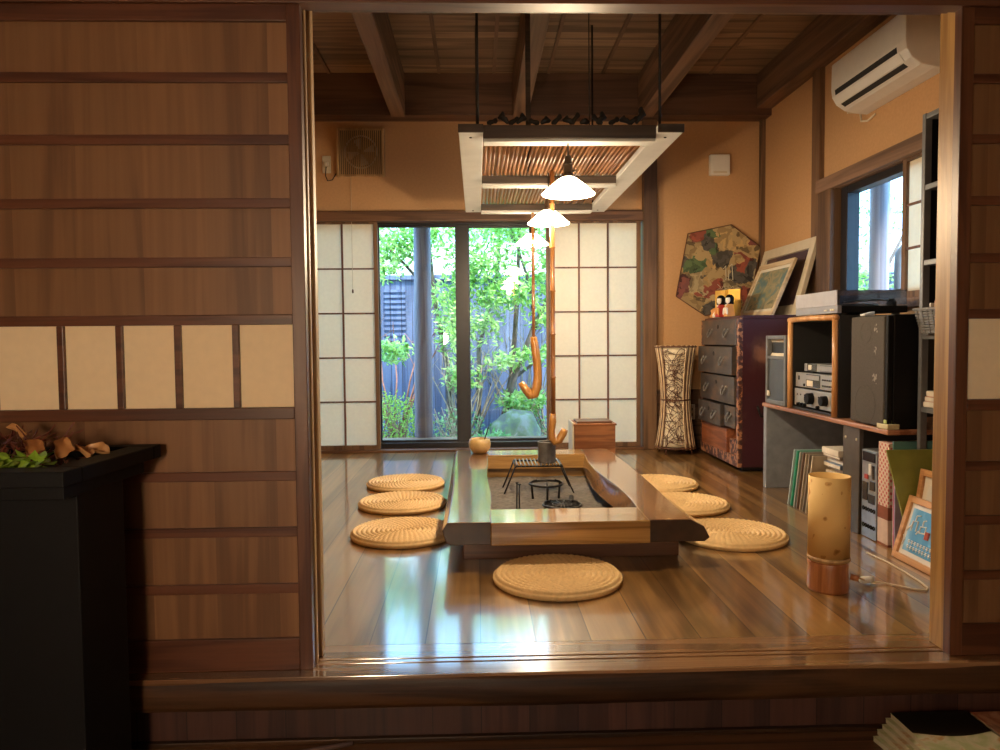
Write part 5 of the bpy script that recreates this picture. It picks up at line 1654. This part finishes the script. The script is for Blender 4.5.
# added hall floor lamp (out of the picture, lights the board doors)
hl = thing('added_hall_lamp', 'added square paper floor lamp, unseen behind the viewer, lighting the board doors', 'lamp', (-0.70, -0.6, -0.21))
for dx in (-0.13, 0.11):
    for dy in (-0.13, 0.11):
        box('post', 'door_stile', -0.70+dx, -0.68+dx, -0.6+dy, -0.58+dy, -0.21, 1.05, hl)
MB().box(-0.81, -0.59, -0.71, -0.49, 0.25, 1.02).build('paper_shade', glow('lit hall paper', (1.0, 0.66, 0.38), 2.0), hl)
box('base', 'door_frame', -0.84, -0.56, -0.74, -0.46, -0.20, -0.15, hl)
lamp('added_hall_light', 'POINT', (-0.60, -0.36, 0.92), 28, (1.0, 0.70, 0.44), 0.12)  # light of the added lamp, set apart from its shade

# ------------------------------------------------------------------ garden
sbox('ground', 'soil', -12, 14, 6.2, 16, -0.45, -0.35, bevel=0)
sbox('ground_side', 'soil', 2.45, 14, 1.0, 6.2, -0.45, -0.35, bevel=0)
sbox('veranda_deck', 'deck', -2.4, 2.5, 6.2, 6.93, -0.06, 0.0)
pv = MB().tube([(-0.505, 6.98, -0.35), (-0.50, 6.98, 1.0), (-0.495, 6.98, 2.35)], [0.085, 0.08, 0.078], 24)
struct(pv.build('veranda_pillar', 'pillar', None, 0, True))
sbox('veranda_beam', 'pillar', -2.6, 2.6, 6.9, 7.06, 2.35, 2.55)
sbox('added_shade_eave', 'roof', 2.44, 3.45, 1.8, 6.15, 2.42, 2.48)  # unseen eave added to shade the side pillar
sbox('veranda_roof', 'roof', -2.6, 2.6, 6.17, 7.3, 2.55, 2.62)
# board wall at the back of the garden
gf = sempty('garden_wall', (0, 9.8, -0.35))
box('board_face', 'fence', -6, 7, 9.8, 9.9, -0.35, 1.72, gf, 0)
box('white_band', 'white_wall', -6, 7, 9.82, 9.9, 1.72, 2.15, gf, 0)
box('cap_rail', 'fence', -6, 7, 9.76, 9.92, 1.68, 1.74, gf)
lv = MB()
for k in range(12):
    lv.box(-1.20, -0.92, 9.78, 9.80, 0.75+0.07*k, 0.785+0.07*k)
lv.build('louver', 'fence', gf)

def bush(name, label, c, rad, n, size, leafm, nst, stm, seed, base=-0.36, cat='shrub', top_only=0.0):
    q = random.Random(seed)
    t = thing(name, label, cat, (c[0], c[1], base))
    m_ = MB()
    m_.cloud(c, rad, n, size, q, 0.1, 0.55)
    m_.build('foliage', leafm, t, recalc=False)
    s_ = MB()
    for k in range(nst):
        a = q.uniform(0, 6.28)
        x, y = c[0]+q.uniform(-.5, .5)*rad[0], c[1]+q.uniform(-.5, .5)*rad[1]
        s_.tube([(c[0]+q.uniform(-.3, .3)*rad[0], c[1], base), (x, y, (base+c[2])/2), (x+q.uniform(-.2, .2), y, c[2]+q.uniform(0, 1)*rad[2])], [0.014, 0.009, 0.004], 6)
    s_.build('stem', stm, t, 0, True)
    return t
bush('azalea_bush', 'rounded yellow-green azalea bush beyond the veranda pillar', (-0.98, 8.2, 0.02), (0.40, 0.35, 0.32), 1500, 0.045, 'leaf2', 22, 'twig', 1)
bush('low_shrub', 'low pale shrub of dry stalks beside the veranda pillar', (-0.22, 8.3, -0.12), (0.38, 0.3, 0.28), 420, 0.05, 'leaf3', 34, 'twig_pale', 2)
bush('fern_clump', 'bright green fern clump below the garden rock', (0.12, 7.8, -0.22), (0.26, 0.22, 0.16), 420, 0.09, 'leaf3', 8, 'twig_pale', 3)
bush('leafy_herb', 'leafy green herb growing over the top of the mossy rock', (0.50, 8.55, 0.20), (0.30, 0.2, 0.14), 360, 0.09, 'leaf', 8, 'twig_pale', 4)
bush('grey_shrub', 'grey-green twiggy shrub in front of the blue board wall', (0.95, 8.7, 0.0), (0.40, 0.3, 0.38), 800, 0.045, 'leaf3', 26, 'twig_pale', 5)
# bare reddish branches
def branches(name, label, base, seed, mat, n, spread, hgt, cat='shrub'):
    q = random.Random(seed)
    t = thing(name, label, cat, base)
    m_ = MB()
    for k in range(n):
        a = q.uniform(-1, 1)
        p0 = Vector(base) + Vector((q.uniform(-.06, .06), q.uniform(-.06, .06), 0))
        p1 = p0 + Vector((a*spread*0.5, q.uniform(-.15, .15), hgt*0.45))
        p2 = p1 + Vector((a*spread*0.5 + q.uniform(-.12, .12), q.uniform(-.15, .15), hgt*q.uniform(0.25, 0.55)))
        m_.tube([p0, p1, p2], [0.013, 0.009, 0.003], 6)
        for j in range(4):
            f = q.uniform(0.2, 1)
            s0 = p1.lerp(p2, f)
            m_.tube([s0, s0 + Vector((q.uniform(-.16, .16), q.uniform(-.1, .1), q.uniform(0.05, .22)))], [0.005, 0.002], 5)
    m_.build('branch', mat, t, 0, True)
    return t
branches('bare_shrub', 'bare reddish branching shrub before the louvred board wall', (-0.98, 8.9, -0.36), 8, 'twig', 12, 0.75, 1.75)
branches('dry_stalks', 'thicket of tall pale dry stalks by the veranda pillar', (-0.16, 8.7, -0.36), 9, 'twig_pale', 22, 0.5, 1.15)
branches('dry_stalks', 'pale bare stalks rising around the slender tree trunks', (0.55, 9.0, -0.36), 10, 'twig_pale', 14, 0.7, 1.5)
# rock
rk_ = MB()
bmesh.ops.create_icosphere(rk_.bm, subdivisions=4, radius=1.0)
for v in rk_.bm.verts:
    n = 0.18*mnoise.noise(v.co*1.7) + 0.07*mnoise.noise(v.co*5)
    v.co *= 1+n
    v.co = Vector((0.42 + v.co.x*0.30, 8.25 + v.co.y*0.25, -0.22 + v.co.z*0.34))
tag(rk_.build('garden_rock', 'rock', None, 0, True), 'mossy grey garden rock below the slender leaning tree', 'rock')

def tree(name, label, trunks, clusters, leafm, size, seed, bark='bark', cat='tree'):
    q = random.Random(seed)
    b0 = trunks[0][0][0]
    t = thing(name, label, cat, (b0[0], b0[1], -0.35))
    for pts, rs in trunks:
        MB().tube(pts, rs, 9).build('trunk' if rs[0] > 0.025 else 'branch', bark, t, 0, True)
    m_ = MB()
    for c, rad, n in clusters:
        m_.cloud(c, rad, n, size, q, 0.2, 0.25)
    m_.build('foliage', leafm, t, recalc=False)
    return t
tree('slender_tree', 'slender leaning tree with several grey trunks beside the garden rock',
     [([(0.20, 8.6, -0.36), (0.42, 8.6, 0.45), (0.66, 8.6, 1.05), (0.98, 8.65, 1.65), (1.25, 8.7, 2.5)], [0.045, 0.038, 0.032, 0.026, 0.015]),
      ([(0.22, 8.62, -0.36), (0.40, 8.7, 0.5), (0.46, 8.75, 1.2), (0.52, 8.8, 2.4)], [0.036, 0.032, 0.028, 0.015]),
      ([(0.66, 8.6, 1.05), (0.62, 8.65, 1.5), (0.40, 8.7, 2.2)], [0.02, 0.018, 0.012]),
      ([(0.42, 8.6, 0.45), (0.75, 8.6, 0.70), (1.0, 8.6, 0.62)], [0.018, 0.014, 0.008]),
      ([(0.0, 8.8, -0.36), (0.02, 8.85, 0.8), (0.25, 8.9, 1.7), (0.3, 8.9, 2.6)], [0.03, 0.028, 0.024, 0.014])],
     [((0.35, 8.6, 2.25), (0.7, 0.4, 0.42), 1150), ((0.95, 8.55, 1.85), (0.45, 0.35, 0.4), 620), ((0.15, 8.55, 1.75), (0.36, 0.3, 0.3), 420), ((0.85, 8.5, 1.15), (0.32, 0.25, 0.22), 260),
      ((0.42, 8.45, 1.42), (0.3, 0.22, 0.24), 260), ((0.12, 8.5, 1.05), (0.22, 0.2, 0.24), 160), ((0.62, 8.4, 0.72), (0.34, 0.22, 0.14), 170), ((0.3, 8.5, 0.65), (0.24, 0.2, 0.14), 150), ((0.15, 8.6, 1.35), (0.3, 0.3, 0.25), 260), ((0.75, 8.7, 1.5), (0.4, 0.3, 0.3), 350), ((1.1, 8.7, 1.3), (0.3, 0.3, 0.3), 200)],
     'leaf', 0.085, 31)
tree('leafy_tree', 'light green leafy tree standing beyond the veranda pillar',
     [([(-0.30, 8.9, -0.36), (-0.36, 8.9, 0.6), (-0.5, 8.9, 1.4), (-0.6, 8.9, 2.5)], [0.04, 0.035, 0.03, 0.018]),
      ([(-0.40, 8.9, 0.9), (-0.15, 8.85, 1.4), (0.0, 8.8, 1.9)], [0.022, 0.018, 0.01]),
      ([(-0.5, 8.9, 1.4), (-0.85, 8.85, 1.8), (-1.15, 8.8, 2.1)], [0.022, 0.017, 0.01])],
     [((-0.65, 8.7, 2.15), (0.72, 0.4, 0.40), 1250), ((-0.12, 8.65, 1.65), (0.30, 0.3, 0.42), 520), ((-0.22, 8.55, 1.0), (0.30, 0.3, 0.33), 420), ((-1.05, 8.6, 1.72), (0.22, 0.25, 0.18), 200),
      ((-0.95, 8.3, 0.78), (0.32, 0.25, 0.16), 300), ((-0.18, 8.5, 0.5), (0.26, 0.25, 0.24), 280), ((-0.3, 8.6, 1.35), (0.3, 0.3, 0.3), 320), ((-0.95, 8.7, 1.95), (0.35, 0.3, 0.3), 350)],
     'leaf', 0.085, 32)
for i, (x, y, lab) in enumerate(((-2.6, 10.6, 'broad crown rising behind the garden wall past the louvres'), (0.5, 10.9, 'broad crown rising behind the garden wall over the slender tree'), (3.4, 10.4, 'broad crown at the end of the garden wall'))):
    tree('broad_tree', lab, [([(x, y, -0.36), (x+0.1, y, 1.2), (x, y, 2.6)], [0.09, 0.07, 0.04])],
         [((x, y, 2.75), (1.5, 0.8, 0.75), 1500), ((x+0.5, y, 2.2), (1.0, 0.6, 0.5), 600)], 'leaf', 0.12, 40+i)
# beyond the side window
tree('side_tree', 'airy tree outside the side window above the turntable',
     [([(3.75, 7.4, -0.36), (3.8, 7.4, 1.0), (3.7, 7.5, 2.6)], [0.05, 0.04, 0.02]), ([(3.8, 7.4, 1.0), (3.65, 7.4, 1.5), (3.5, 7.5, 2.0)], [0.022, 0.018, 0.01]), ([(3.8, 7.4, 1.2), (4.1, 7.4, 1.6), (4.3, 7.3, 2.1)], [0.022, 0.018, 0.01])],
     [((3.75, 7.5, 1.45), (0.6, 0.4, 0.40), 520), ((3.9, 7.6, 2.1), (0.7, 0.4, 0.35), 260), ((4.2, 7.5, 1.3), (0.4, 0.4, 0.4), 200)], 'leaf', 0.075, 51)
sp_ = MB().tube([(3.28, 6.05, -0.35), (3.28, 6.05, 2.6)], 0.075, 24)
struct(sp_.build('side_pillar', 'pillar', None, 0, True))
tag(MB().tube([(3.50, 6.15, -0.35), (3.50, 6.15, 1.50), (3.50, 6.14, 1.58), (3.53, 6.12, 1.63), (3.60, 6.1, 1.65), (4.0, 6.1, 1.655)], 0.035, 14).build('drain_pipe', 'greyplastic', None, 0, True), 'grey bent drain pipe outside the side window', 'pipe')
